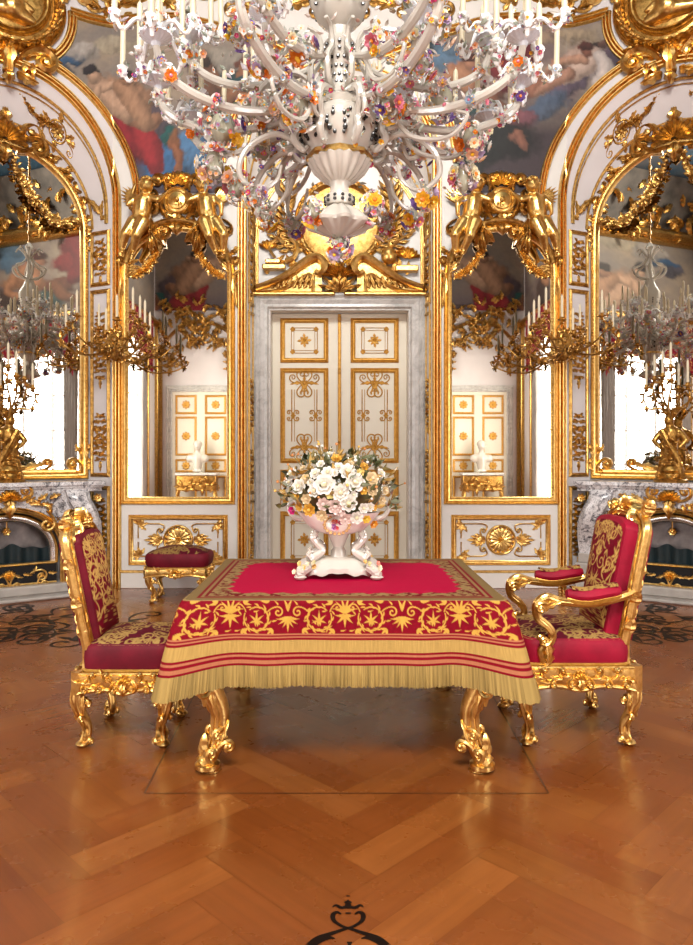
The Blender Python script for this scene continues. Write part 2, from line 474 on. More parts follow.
def wall_arch(g, u0, u1, z1, hw, zs, rise, w=0.0, n=24, zb=0.0):
    A = arch_path(hw, zs, rise, zb, n)
    P = [(u1, zb)] + [tuple(a) for a in A] + [(u0, zb)]
    g.add([(u1, zb, w), (hw, zb, w), (hw, zs, w), (u1, zs, w)], [(0, 1, 2, 3)])
    g.add([(u0, zb, w), (-hw, zb, w), (-hw, zs, w), (u0, zs, w)], [(3, 2, 1, 0)])
    g.add([(u1, zs, w), (hw, zs, w), (hw, z1, w), (u1, z1, w)], [(0, 1, 2, 3)])
    g.add([(u0, zs, w), (-hw, zs, w), (-hw, z1, w), (u0, z1, w)], [(3, 2, 1, 0)])
    a = A[1:-1]
    for i in range(len(a) - 1):
        g.add([(a[i][0], a[i][1], w), (a[i + 1][0], a[i + 1][1], w), (a[i + 1][0], z1, w), (a[i][0], z1, w)], [(3, 2, 1, 0)])
ZT = 7.0
ARC = dict(hw=1.0, zs=4.57, rise=1.05)      # central niche, on the pier face
TYM = dict(hw=.965, zs=3.86, rise=.965)        # its back arch
ND = -.32
BA = dict(hw=BU - .002, zs=4.15, rise=1.2)   # bay arch, on the bay face
BB = dict(hw=.855, zs=3.86, rise=.92); BD = -.30
def loft(g, a, wa, b, wb, z0=0.0, n=24):
    A = p3(arch_path(a['hw'], a['zs'], a['rise'], z0, n), wa); B = p3(arch_path(b['hw'], b['zs'], b['rise'], z0, n), wb)
    T = np.linspace(0, 1, 5)[:, None, None]
    g.grid(A[None] * (1 - T) + B[None] * T)

# back wall with the central niche
g = G(); wall_arch(g, -CORN, CORN, ZT, w=0, **ARC); loft(g, ARC, 0, TYM, ND)
DW, DH = .776, 3.07                                     # door opening
a = arch_path(n=24, z0=DH, **TYM)
for i in range(len(a) - 1):
    if abs(a[i][0] - a[i + 1][0]) < 1e-6: continue
    g.add([(a[i][0], a[i][1], ND), (a[i + 1][0], a[i + 1][1], ND), (a[i + 1][0], DH, ND), (a[i][0], DH, ND)], [(3, 2, 1, 0)])
for sg in (-1, 1): g.add([(sg * DW, 0, ND), (sg * .965, 0, ND), (sg * .965, DH, ND), (sg * DW, DH, ND)], [(0, 1, 2, 3)])
for sg in (-1, 1): g.add([(sg * DW, 0, ND), (sg * DW, 0, ND - .24), (sg * DW, DH, ND - .24), (sg * DW, DH, ND)], [(0, 1, 2, 3)])
g.add([(-DW, DH, ND), (DW, DH, ND), (DW, DH, ND - .24), (-DW, DH, ND - .24)], [(0, 1, 2, 3)])
struct('wall_back', g.xf(M_BACK), M['white'])

# angled bay walls
for sd, mm, nm in SIDES:
    g = G(); wall_arch(g, -2.0, BU, ZT, w=0, **BA); loft(g, BA, 0, BB, BD)
    g.add([(-.85, 0, BD), (.85, 0, BD), (.85, 5.0, BD), (-.85, 5.0, BD)], [(0, 1, 2, 3)])
    struct('wall_' + nm, flipped(g.xf(M_BAY), sd), M['white2'])

# side walls with a tall window each, rear wall, ceiling
M['cove'] = mat_plain('aged_cove_plaster', lin(92, 84, 76), .6, var=.5, scale=3)
SX = 5.0; RY = -4.0; CZ = 8.6; WY0, WY1, WZ0, WZ1 = -2.75, .35, .25, 4.7
yend = OB[1] - 2.0 * UY
for sd, mm, nm in SIDES:
    g = G(); x = -SX
    def q(y0, y1, z0, z1): g.add([(x, y0, z0), (x, y1, z0), (x, y1, z1), (x, y0, z1)], [(0, 1, 2, 3)])
    q(RY, WY0, 0, CZ); q(WY1, yend, 0, CZ); q(WY0, WY1, 0, WZ0); q(WY0, WY1, WZ1, CZ)
    for y in (WY0, WY1): g.add([(x, y, WZ0), (x - .3, y, WZ0), (x - .3, y, WZ1), (x, y, WZ1)], [(0, 1, 2, 3)])
    for z in (WZ0, WZ1): g.add([(x, WY0, z), (x - .3, WY0, z), (x - .3, WY1, z), (x, WY1, z)], [(0, 1, 2, 3)])
    struct('wall_' + nm, flipped(g, sd), M['white2'])
    # window: frame, muntins
    g = G(); X = -SX - .16
    for y in np.linspace(WY0, WY1, 4): g.box((X - .03, y - .045, WZ0), (X + .03, y + .045, WZ1), .008)
    for z in np.linspace(WZ0, WZ1, 6): g.box((X - .025, WY0, z - .025), (X + .025, WY1, z + .025), .006)
    wn = struct('window_%d' % (1 if sd < 0 else 2), flipped(g, sd), M['muntin'])
    # gilt trim round the window and up the wall
    g = G(); g.sweep(np.array([(x + .0, WY0 - .06, 0), (x, WY0 - .06, WZ1 + .06), (x, WY1 + .06, WZ1 + .06), (x, WY1 + .06, 0)]), ogee(.14, .07), nrm=(1, 0, 0))
    for y in (WY0 - .45, WY1 + .45, WY1 + 1.9, WY1 + 3.2): g.box((x, y - .06, 0.1), (x + .05, y + .06, 4.9), .02)
    g.sweep(np.array([(x, RY, 4.95), (x, yend, 4.95)]), ogee(.22, .16), nrm=(1, 0, 0)); g.sweep(np.array([(x, RY, 7.1), (x, yend, 7.1)]), ogee(.4, .3), nrm=(1, 0, 0))
    rng = random.Random(5);
    for k in range(170):
        g2 = G(); g2.leaf((0, 0), rng.uniform(0, 6.28), .4, .09, rng.uniform(-1.6, 1.6), h=.09)
        g.merge(g2, Matrix.Translation((x + rng.uniform(.05, .4), rng.uniform(RY, 6), rng.uniform(7.1, 8.2))) @ Matrix(((0, 0, 1, 0), (1, 0, 0, 0), (0, 1, 0, 0), (0, 0, 0, 1))))
    struct('trim_%d' % (1 if sd < 0 else 2), flipped(g, sd), M['gold_dk'])
    gc = G(); gc.add([(x + .012, RY, 7.2), (x + .012, yend, 7.2), (x + .5, yend, 8.55), (x + .5, RY, 8.55)], [(0, 1, 2, 3)]); struct('cornice_cove', flipped(gc, sd), M['cove'])
    # curtains
    for y0 in (WY0 + .02, WY1 - .42):
        g = G(); yy = np.linspace(0, .4, 40); zz = np.linspace(.05, WZ1, 12)
        P = np.array([[(x + .07 + .05 * math.sin(y * 70 + .5 * z), y0 + y, z) for z in zz] for y in yy]); g.grid(P)
        o = obj('curtain', flipped(g, sd), M['curtain'])
        tag(o, 'grey silk curtain at the %s window seen only in the mirrors, %s edge' % (nm, 'rear' if y0 < -1 else 'front'), 'curtain')
g = G(); g.add([(-SX, RY, 0), (SX, RY, 0), (SX, RY, CZ), (-SX, RY, CZ)], [(0, 1, 2, 3)])
struct('wall_rear', g, M['white2'])

# painted ceiling (a clouded sky) seen in the mirrors
xs = np.linspace(-SX, SX, 90); ys = np.linspace(RY, 8.4, 110)
P = np.array([[(a_, b_, CZ) for b_ in ys] for a_ in xs]); g = G()
n1 = vnoise(P[..., 0] * .55 + 9, P[..., 1] * .55 + 4, 3, 5)
k = np.clip((n1 - .42) * 5, 0, 1)[..., None]
g.grid(P, color=(1 - k) * np.array(lin(70, 112, 140)) + k * np.array(lin(130, 140, 150)))
g.add([(-SX, 5.9, ZT), (SX, 5.9, ZT), (SX, 5.9, CZ), (-SX, 5.9, CZ)], [(0, 1, 2, 3)], lin(150, 140, 138))
g.add([(-SX, 5.9, ZT), (SX, 5.9, ZT), (SX, 8.4, ZT), (-SX, 8.4, ZT)], [(0, 1, 2, 3)], lin(200, 192, 190))
struct('ceiling', g, M['paint_vc'])

# ------------------------------------------------------------------ parquet floor, herringbone
t = NT('parquet'); a = t.node('ShaderNodeVertexColor'); a.layer_name = 'Col'
uvn = t.node('ShaderNodeUVMap'); mp = t.node('ShaderNodeMapping'); t.link(uvn.outputs[0], mp.inputs[0]); mp.inputs['Scale'].default_value = (1.2, 26, 1)
n = t.noise(mp.outputs[0], 1.0, 5, .6, .4); big = t.noise(t.coord(), 2.2, 5, .6)
c = t.mix(.6, a.outputs[0], t.ramp(n, [(.3, (.74, .7, .64)), (.6, (1.0, 1.0, 1.0)), (.8, (1.1, 1.08, 1.04))]), 'MULTIPLY')
c = t.mix(.4, c, t.ramp(big, [(.35, (.7, .68, .66)), (.65, (1.1, 1.1, 1.1))]), 'MULTIPLY')
rr = t.ramp(big, [(.3, (.22, .22, .22)), (.7, (.34, .34, .34))]); t.link(rr, t.b.inputs['Roughness'])
t.set(c, None, 0, Coat_Weight=.25, Coat_Roughness=.12); t.bump(n, .02, .001); M['parquet'] = t.m
rng = random.Random(11); g = G(); PW, PL = .175, .70; UVS = []
ca, sa = math.cos(R(45)), math.sin(R(45))
tone = [lin(142, 79, 32), lin(137, 74, 29), lin(147, 83, 35), lin(130, 67, 25), lin(146, 83, 36), lin(130, 68, 26)]
def plank(x0, y0, x1, y1, horiz):
    pts = [(x0, y0), (x1, y0), (x1, y1), (x0, y1)]
    W = [(ca * x - sa * y + .13, sa * x + ca * y + 2.0, 0) for x, y in pts]
    cxm = sum(p[0] for p in W) / 4; cym = sum(p[1] for p in W) / 4
    if abs(cxm) > 5.6 or cym < -4.6 or cym > 8.9: return
    sh = rng.uniform(.93, 1.03); c0 = tone[rng.randrange(6)]
    if not horiz: sh *= .93
    c0 = tuple(v * sh for v in c0)
    # thin dark joint: outer ring in dark, inner face toned
    e = .001; q = [(x0 + e, y0 + e), (x1 - e, y0 + e), (x1 - e, y1 - e), (x0 + e, y1 - e)]
    Q = [(ca * x - sa * y + .13, sa * x + ca * y + 2.0, 0) for x, y in q]
    g.add(W, [(0, 1, 2, 3)], tuple(v * .8 for v in c0)); g.v[-1][:, 2] -= .0008; g.add(Q, [(0, 1, 2, 3)], c0)
    ox, oy = rng.uniform(0, 50), rng.uniform(0, 50)
    for _ in range(2):
        for (x, y) in pts: UVS.append((ox + (x if horiz else y), oy + (y if horiz else x)))
for i in range(-18, 19):
    for j in range(-80, 81):
        # herringbone: horizontal plank and vertical plank per step
        x = j * PW + i * 2 * PL * 0; 
        bx = j * PW + i * PL * 2; by = j * PW
        plank(bx, by, bx + PL, by + PW, True)
        plank(bx + PL, by + PW - PL, bx + PL + PW, by + PW, False)
fl = struct('floor', g, M['parquet'])
me = fl.data; uv = me.uv_layers.new(name='UVMap'); li = np.zeros(len(me.loops), int); me.loops.foreach_get('vertex_index', li)
uv.data.foreach_set('uv', np.array(UVS, np.float32)[li].ravel())
smooth_mesh(me, 10)

# floor inlays
M['ebony'] = mat_plain('ebony_inlay', lin(16, 8, 6), .4, var=.2, Specular_IOR_Level=.15)
M['inlay_lt'] = mat_plain('dark_walnut_inlay', lin(80, 44, 22), .3, var=.2)
def flat_strokes(g, strokes, z, n=1):
    for pts, rad in strokes:
        z += 4e-6
        pts = np.asarray(pts, float); m = len(pts)
        rr = np.full(m, float(rad)) if np.isscalar(rad) else np.interp(np.linspace(0, 1, m), np.linspace(0, 1, len(rad)), rad)
        T = np.gradient(pts, axis=0); T /= np.maximum(np.linalg.norm(T, axis=1, keepdims=True), 1e-9); N = np.column_stack([-T[:, 1], T[:, 0]])
        g.grid(np.stack([np.column_stack([pts + N * rr[:, None], np.full(m, z)]), np.column_stack([pts - N * rr[:, None], np.full(m, z)])], 1))
g = G(); T_ = .004
for (p, q) in (((-.84, 3.10), (.90, 3.10)), ((.90, 3.10), (.93, 4.75)), ((.93, 4.75), (-.89, 4.75)), ((-.89, 4.75), (-.84, 3.10))): flat_strokes(g, [(np.linspace(p, q, 2), T_)], .0012)
struct('inlay_line', g, M['inlay_lt'], fl)
g = G()
def fp(x, y): Y = FPX * CAMH / (y - HOR); return ((x - CX) / FPX * Y, Y)
def fl_curve(pts): return cat([fp(*p) for p in pts], 6)
S = []
for sg in (-1, 1):
    mk = lambda P: fl_curve([(348 + sg * (x - 348), y) for x, y in P])
    S += [(mk([(341, 914.5), (337, 912.5), (333, 915), (334, 921), (342, 926.5), (350, 929), (365, 934), (378, 939), (386, 946)]), [.006, .013, .016, .012, .010, .014, .022, .028]),
          (mk([(361, 939), (367, 938), (374, 940), (382, 946)]), [.004, .016, .02, .01]), (mk([(349, 907), (355, 908), (360, 905.5), (363.5, 907.5)]), [.012, .014, .01, .004]),
          (mk([(386, 946), (391, 956), (380, 968), (360, 972)]), [.028, .03, .03, .02])]
S += [(fl_curve([(348, 909), (348, 905), (348, 900)]), [.022, .02, .004]), (fl_curve([(345, 903.5), (348, 902), (351, 903.5)]), .012), (fl_curve([(345.5, 913.5), (348, 913.5), (351, 913.5)]), [.006, .009, .006]),
      (fl_curve([(346.5, 896.5), (348, 896.2), (350, 896.5)]), .006), (fl_curve([(347, 943), (349, 943), (352, 943)]), .008), (fl_curve([(349.5, 943), (349.5, 950), (349.5, 965)]), .01)]
flat_strokes(g, [(p_, np.asarray(r_) * .5) for p_, r_ in S], .0014); struct('inlay_scroll', g, M['ebony'], fl)
for sd, mm, nm in SIDES:
    g = G(); rng = random.Random(3); S = []
    c0 = np.array((-2.62, 6.15))
    for k in range(26):
        a_ = rng.uniform(0, 2 * PI); r_ = rng.uniform(.05, .62); p = c0 + np.array((math.cos(a_) * r_ * 1.35, math.sin(a_) * r_))
        S.append((curl(p, rng.uniform(0, 6.3), rng.uniform(.16, .3), rng.choice((-1, 1)), .9, 1.0), [.006, .016, .012, .018]))
        for q in range(2): S.append(leaf_stroke(p, rng.uniform(0, 6.3), rng.uniform(.12, .24), .028, rng.uniform(-1, 1)))
    flat_strokes(g, S, .0014); flipped(g, sd); struct('inlay_flowers', g, M['ebony'], fl)

# ------------------------------------------------------------------ gilt mouldings and panels of the piers, niche and bays
tn = [3]
def trim(g, mat='gold', parent=None):
    o = struct('trim_%d' % tn[0], g, M[mat]); tn[0] += 1; return o
# niche arch mouldings
g = G()
g.sweep(p3(arch_path(1.052, 4.57, 1.09, .0, 30)), triple(.105, .055))
g.sweep(p3(arch_path(.935, 3.86, .93, DH + .1, 30), ND), triple(.055, .03))
for t_ in (.3, .8):
    a_ = {k_: ARC[k_] * (1 - t_) + TYM[k_] * t_ for k_ in ARC}
    g.tube(p3(arch_path(a_['hw'] - .004, a_['zs'], a_['rise'] - .004, .1, 30), ND * t_ + .004), .011, 6)
trim(g.xf(M_BACK))
def plane_cols(o, u, v):
    o, u, v = (np.array(q_, float) for q_ in (o, u, v)); u /= np.linalg.norm(u); v /= np.linalg.norm(v); w = np.cross(u, v)
    return Matrix(((u[0], v[0], w[0], o[0]), (u[1], v[1], w[1], o[1]), (u[2], v[2], w[2], o[2]), (0, 0, 0, 1)))
def pendant(g, c, H, rng, wd=.05):
    """vertical drop of carved leaves, husks and flowers"""
    n = max(4, int(H / .065))
    for i in range(n):
        z = c[1] + H / 2 - (i + .5) * H / n; k_ = wd * (.7 + .5 * math.sin(PI * (i + .5) / n))
        for sg in (-1, 1):
            g.leaf((c[0], z + .02), -PI / 2 + sg * rng.uniform(.7, 1.2), k_ * 1.9, k_ * .36, sg * rng.uniform(.3, 1.2), h=.025, lobes=2)
            g.leaf((c[0] + sg * k_ * .5, z), PI / 2 - sg * rng.uniform(.2, .9), k_ * 1.2, k_ * .26, -sg * .9, h=.02, lobes=1)
        if i % 2 == 0: g.rosette((c[0] + rng.uniform(-.01, .01), z), k_ * .5, 6, .03)
    g.leaf((c[0], c[1] - H / 2 + .03), -PI / 2, wd * 2, wd * .4, 0, h=.02)
    return g
# niche jambs: narrow gilded panels
for sg in (-1, 1):
    rng = random.Random(7); g = G(); o = G()
    for z0, z1 in ((.15, .92), (1.02, 3.0), (3.1, 3.75), (3.85, 4.5)):
        P = rect(-.11, z0, .11, z1); g.sweep(p3(P), ogee(.04, .022), closed=True)
        H = min(.55, (z1 - z0) * .8)
        pendant(g, (0, (z0 + z1) / 2), H, rng)
        if z1 - z0 > 1: pendant(g, (0, z0 + .28), .4, rng)
    Mj = plane_cols((sg * .983, YB + .16, 0), (sg * .035, -.16, 0) if sg > 0 else (.035, .16, 0), (0, 0, 1))
    trim(g.xf(Mj), 'gold_dk')
# piers
for sd, mm, nm in SIDES:
    g = G()
    # outer main moulding: up the pier edge and over the bay arch (developed), painting borders
    P = arch_path(BU + .045, 4.15, 1.245, 0, 40); g.sweep(p3(P), triple(.1, .06))
    gmap(g, dev); trim(flipped(g, sd))
    g = G()
    # soffit lines of the bay
    for t_ in (.22, .30, .82):
        a_ = {k_: BA[k_] * (1 - t_) + BB[k_] * t_ for k_ in BA}
        g.tube(p3(arch_path(a_['hw'] - .004, a_['zs'], a_['rise'] - .004, 3.95, 30), BD * t_ + .004), .016 if t_ != .3 else .008, 6)
    trim(flipped(g.xf(M_BAY), sd), 'gold_dk')
    # carved work on the arched soffit
    g = G(); rng = random.Random(21)
    def band(th, t_):
        def pt(th, t_):
            a_ = {k_: BA[k_] * (1 - t_) + BB[k_] * t_ for k_ in BA}
            return np.array((a_['hw'] * math.cos(th), a_['zs'] + a_['rise'] * math.sin(th), BD * t_))
        p = pt(th, t_); u = pt(th - .02, t_) - pt(th + .02, t_); v = pt(th, t_ - .02) - pt(th, t_ + .02)
        return plane_cols(p, u, v)
    for sg in (-1, 1):
        for th in (1.0, ):
            th = PI / 2 + sg * (PI / 2 - th)
            h = G(); h.rosette((0, 0), .085, 10, .03); h.sweep(p3(np.array([(.1 * math.cos(q), .1 * math.sin(q)) for q in np.linspace(0, 2 * PI, 24, endpoint=False)])), halfround(.02, .015), closed=True)
            for q in (-1, 1):
                h.leaf((q * .1, 0), 0 if q > 0 else PI, .2, .05, .3, h=.02); h.leaf((q * .1, .02), (.5 if q > 0 else PI - .5), .14, .035, .3, h=.02)
                h.leaf((0, q * .1), q * PI / 2, .12, .04, .2, h=.02); h.scroll((q * .12, -.02), 0 if q > 0 else PI, .1, -q, 1.1, r=.008)
            g.merge(h, band(th, .56))
        h = G(); h.garland((-.22, .06), (.22, .02), .08, .03, rng, 12, .012); h.rosette((-.25, .06), .035); h.leaf((-.25, .06), PI * .9, .12, .03)
        g.merge(h, band(PI / 2 + sg * .38, .5))
        for q in range(9):
            h = G(); h.leaf((0, 0), PI / 2 + rng.uniform(-.9, .9), rng.uniform(.14, .28), .03, rng.uniform(-1, 1), h=.02)
            g.merge(h, Matrix.Translation((sg * (.945 + rng.uniform(-.03, .03)), 4.02 + rng.uniform(-.04, .08), -.13)) @ Matrix.Rotation(-sg * .6, 4, 'Y'))
    g.xf(M_BAY)
    # jamb panels
    for sg in (-1, 1):
        A = np.array((sg * BU, 0, 0)); B = np.array((sg * .855, 0, BD)); mid = (A + B) / 2
        dr = (A - B) if sg > 0 else (B - A)
        Mj = plane_cols(mid, dr, (0, 1, 0)); h = G()
        for z0, z1 in ((.2, 1.08), (1.22, 3.22), (3.3, 3.86)):
            h.sweep(p3(rect(-.12, z0, .12, z1)), ogee(.045, .025), closed=True)
            pendant(h, (0, (z0 + z1) / 2 + (.4 if z1 - z0 > 1 else 0)), min(.75, (z1 - z0) * .75), rng, .06)
            if z1 - z0 > 1: pendant(h, (0, z0 + .4), .55, rng, .06)
        g.merge(h, M_BAY @ Mj)
    trim(flipped(g, sd), 'gold_dk')
    # dado panel on the pier
    pc = -1.743; g = G(); g.sweep(p3(rect(-.51, .275, .51, .765)), ogee(.055, .03), closed=True)
    zc = .52
    if True:
        th = np.linspace(0, 2 * PI, 30, endpoint=False)
        g.sweep(p3(np.array([(.15 * math.cos(q), zc + .15 * math.sin(q)) for q in th])), halfround(.03, .025), closed=True)
        g.shell((0, zc), .135, 0, 2 * PI, 16, .02, r0=.1); g.rosette((0, zc), .04, 8, .035)
        for sg in (-1, 1):
            for q in (-1, 1):
                # inner thin frame with corner leaves, curving round the medallion
                P = cat([(sg * .13, zc + q * .155), (sg * .19, zc + q * .165), (sg * .24, zc + q * .165)], 4)
                g.tube(p3(np.vstack([cat([(sg * .17, zc + q * .09), (sg * .15, zc + q * .15), (sg * .2, zc + q * .175)], 5), [(sg * .43, zc + q * .175)], [(sg * .43, zc + q * .02)]]), .006), .008, 5)
                for a_ in (0, .8, 1.57, -.8, 2.4): g.leaf((sg * .42, zc + q * .165), PI / 2 - sg * q * 0 + (PI if sg > 0 else 0) * 0 + math.atan2(-q, -sg) + a_ - .78, .1, .024, .4, h=.02)
                g.scroll((sg * .2, zc + q * .03), math.atan2(q, sg), .07, sg * q, 1.1, r=.008)
            for a_ in (-.7, -.35, 0, .35, .7): g.leaf((sg * .17, zc), (0 if sg > 0 else PI) + a_, .2 - abs(a_) * .1, .03, -a_ * .6, h=.03)
    g.box((-.66, .165, 0), (.66, .195, .03), .01)
    g.xf(Matrix.Translation((pc, 0, 0)) ); g.xf(M_BACK); trim(flipped(g, sd))
    g = G(); g.box((-2.36, 0, -.01), (-1.1, .165, .022), .006); g.xf(M_BACK); o = struct('baseboard_' + nm, flipped(g, sd), M['white'])
# frieze above the paintings
for sd, mm, nm in SIDES:
    g = G(); rng = random.Random(31)
    for k_ in range(34):
        s_ = rng.uniform(.65, BU + CORN); z_ = 6.34 + .12 * math.sin(s_ * 4) + rng.uniform(-.07, .2)
        g.leaf((s_, z_), rng.uniform(0, 6.3), rng.uniform(.18, .34), .06, rng.uniform(-1.5, 1.5), h=.05, lobes=3)
        if k_ % 2: g.scroll((s_, z_), rng.uniform(0, 6.3), .16, rng.choice((-1, 1)), 1.2, r=.018, h=.03)
    g.sweep(p3(np.array([(-.9, 6.62), (BU + CORN, 6.62)])), ogee(.14, .1), nrm=(0, 0, 1))
    gmap(g, dev); trim(flipped(g, sd), 'gold_dk')
# ------------------------------------------------------------------ double door with marble casing
g = G()
Pc = np.array([(DW + .085, .0), (DW + .085, DH + .075), (-DW - .085, DH + .075), (-DW - .085, 0)])
prof = [(-.1, 0), (-.1, .07), (-.07, .09), (-.045, .06), (-.02, .075), (.02, .05), (.05, .055), (.07, .02), (.085, .02), (.085, 0)]
prof = [(-a_, b_) for a_, b_ in prof][::-1]
g.sweep(p3(Pc, ND), prof); g.xf(M_BACK); struct('door_casing', g, M['marble'], label='pale grey marble casing round the double door', cat_='door casing')
dth = struct('door_1', G().box((-DW, YB - ND + .235, 0), (DW, YB - ND + .245, .012)), M['stone'])
M_DOOR = Matrix.Translation((0, -ND + .2, 0)) @ M_BACK
for sg in (-1, 1):
    g = G(); g.box((sg * .012, .012, -.04), (sg * DW, DH - .005, 0), .006); g.xf(M_DOOR)
    lf = struct('door_leaf', g, M['door'], dth)
    uc = sg * .405
    panels = [(2.525, 2.985, 'sq'), (1.37, 2.41, 'tall'), (.88, 1.24, 'low'), (.16, .76, 'sq')]
    for z0, z1, kd in panels:
        hw = .25; g = G(); g.sweep(p3(rect(uc - hw, z0, uc + hw, z1)), ogee(.055, .03), closed=True)
        zc = (z0 + z1) / 2; hh = (z1 - z0) / 2
        # arabesque: thin inner frame, corner scrolls, central rosette or crest pieces
        iw = .15 if kd != 'low' else .17; ih = hh - .085
        r_ = .006
        if kd in ('sq', 'low'):
            g.tube(p3(np.vstack([rect(uc - iw, zc - ih, uc + iw, zc + ih)]), .004), r_, 5, closed=True)
            g.tube(p3(rect(uc - iw + .03, zc - ih + .03, uc + iw - .03, zc + ih - .03), .004), r_ * .7, 5, closed=True)
            for a_ in (-1, 1):
                for b_ in (-1, 1):
                    c = (uc + a_ * (iw - .015), zc + b_ * (ih - .015)); g.rosette(c, .03, 4, .015)
            for k_ in range(8): g.leaf((uc, zc), k_ * PI / 4, .085 if k_ % 2 == 0 else .065, .02, .2, h=.014, lobes=2)
            g.rosette((uc, zc), .028, 8, .02)
        else:
            for a_ in (-1, 1):
                g.tube(p3(np.array([(uc + a_ * .145, zc - .3), (uc + a_ * .145, zc + .3)]), .004), r_, 5)
                g.tube(p3(np.array([(uc + a_ * .115, zc - .3), (uc + a_ * .115, zc + .3)]), .004), r_ * .6, 5)
                g.rosette((uc + a_ * .13, zc), .03, 6, .016)
                for b_ in (-1, 1):
                    g.scroll((uc + a_ * .13, zc), b_ * PI / 2, .06, a_ * b_, 1.1, r=.006, h=.01); g.scroll((uc + a_ * .13, zc), b_ * PI / 2, .06, -a_ * b_, 1.1, r=.006, h=.01)
            for b_ in (-1, 1):
                c = (uc, zc + b_ * .37); g.rosette(c, .045, 8, .02)
                for a_ in (-1, 1):
                    g.scroll(c, PI / 2 - a_ * 1.2, .12, a_, 1.2, r=.007, h=.012); g.scroll(c, -PI / 2 + a_ * 1.2, .12, -a_, 1.2, r=.007, h=.012)
                    g.scroll((uc + a_ * .08, c[1]), (0 if a_ > 0 else PI), .09, a_ * b_, 1.2, r=.006, h=.012)
                    g.leaf(c, (0 if a_ > 0 else PI) + .2 * a_, .17, .022, -.6 * a_, h=.014)
                for q in (-.35, 0, .35): g.leaf(c, -b_ * PI / 2 + q, .13, .016, 0, h=.014, lobes=2)
                g.leaf((uc, c[1] + b_ * .03), b_ * PI / 2, .06, .02, 0, h=.014)
        g.xf(M_DOOR); o = obj('door_panel_gilding', g, M['gold_flat'], lf)
g = G(); g.box((-.018, .012, 0), (.018, DH - .01, .02), .007)
for z in (.1, 1.0, 1.6, 2.4, 3.0): g.ell((0, z, .02), (.02, .04, .015), 8, 5)
g.xf(M_DOOR); obj('door_astragal', g, M['gold_flat'], dth)
g = G(); g.ell((.07, 1.05, .04), (.03, .03, .02)); g.tube([(.07, 1.05, .01), (.07, 1.05, .045), (.15, 1.05, .05)], .01, 6); g.xf(M_DOOR); obj('door_handle', g, M['gold'], dth)

# ------------------------------------------------------------------ figures (winged children and bust) from one continuous skin
def putto_skin(pose):
    """pose: dict of joints in local (u,v,w); returns continuous skin"""
    g = G(); J = {k_: np.array(v, float) for k_, v in pose.items()}
    cap(g, J['pel'], J['bel'], .092, .1); cap(g, J['bel'], J['chest'], .1, .092); cap(g, J['chest'], J['neck'], .08, .045); cap(g, J['neck'], J['head'], .036, .05)
    g.ell(J['head'], (.074, .08, .076), 14, 10); g.ell(J['head'] + (0, -.03, .03), (.045, .038, .048), 10, 8)
    g.ell(J['head'] + (0, -.012, .078), (.011, .015, .014), 6, 5)
    for s_ in 'LR':
        cap(g, J['chest'] + (0, .02, 0), J['sh' + s_], .05, .042); cap(g, J['sh' + s_], J['el' + s_], .04, .032); cap(g, J['el' + s_], J['ha' + s_], .032, .022); g.ell(J['ha' + s_], (.027, .03, .022), 8, 6)
        cap(g, J['pel'], J['hip' + s_], .08, .07); cap(g, J['hip' + s_], J['kn' + s_], .076, .056); cap(g, J['kn' + s_], J['an' + s_], .053, .032); cap(g, J['an' + s_], J['an' + s_] + np.array((.015, -.03, .05)), .026, .02)
    return remesh(g, .011, 5)
def putto_hair(J, rng):
    g = G(); c = np.array(J['head'])
    for k_ in range(34):
        a_ = rng.uniform(0, 2 * PI); e = rng.uniform(.05, 1.4); d = np.array((math.cos(a_) * math.cos(e), math.sin(e) , math.sin(a_) * math.cos(e)))
        if d[2] > .35 and d[1] < .6: continue
        g.ell(c + d * .076 + (0, .01, -.008), rng.uniform(.016, .026), 6, 5)
    return g
def wing(g, p, ang, L, w):
    for k_ in range(6): g.leaf(p, ang + (k_ - 2.5) * .17, L * (1 - .09 * abs(k_ - 1.5)), L * .1, .3, h=.02, lobes=1, w0=w)

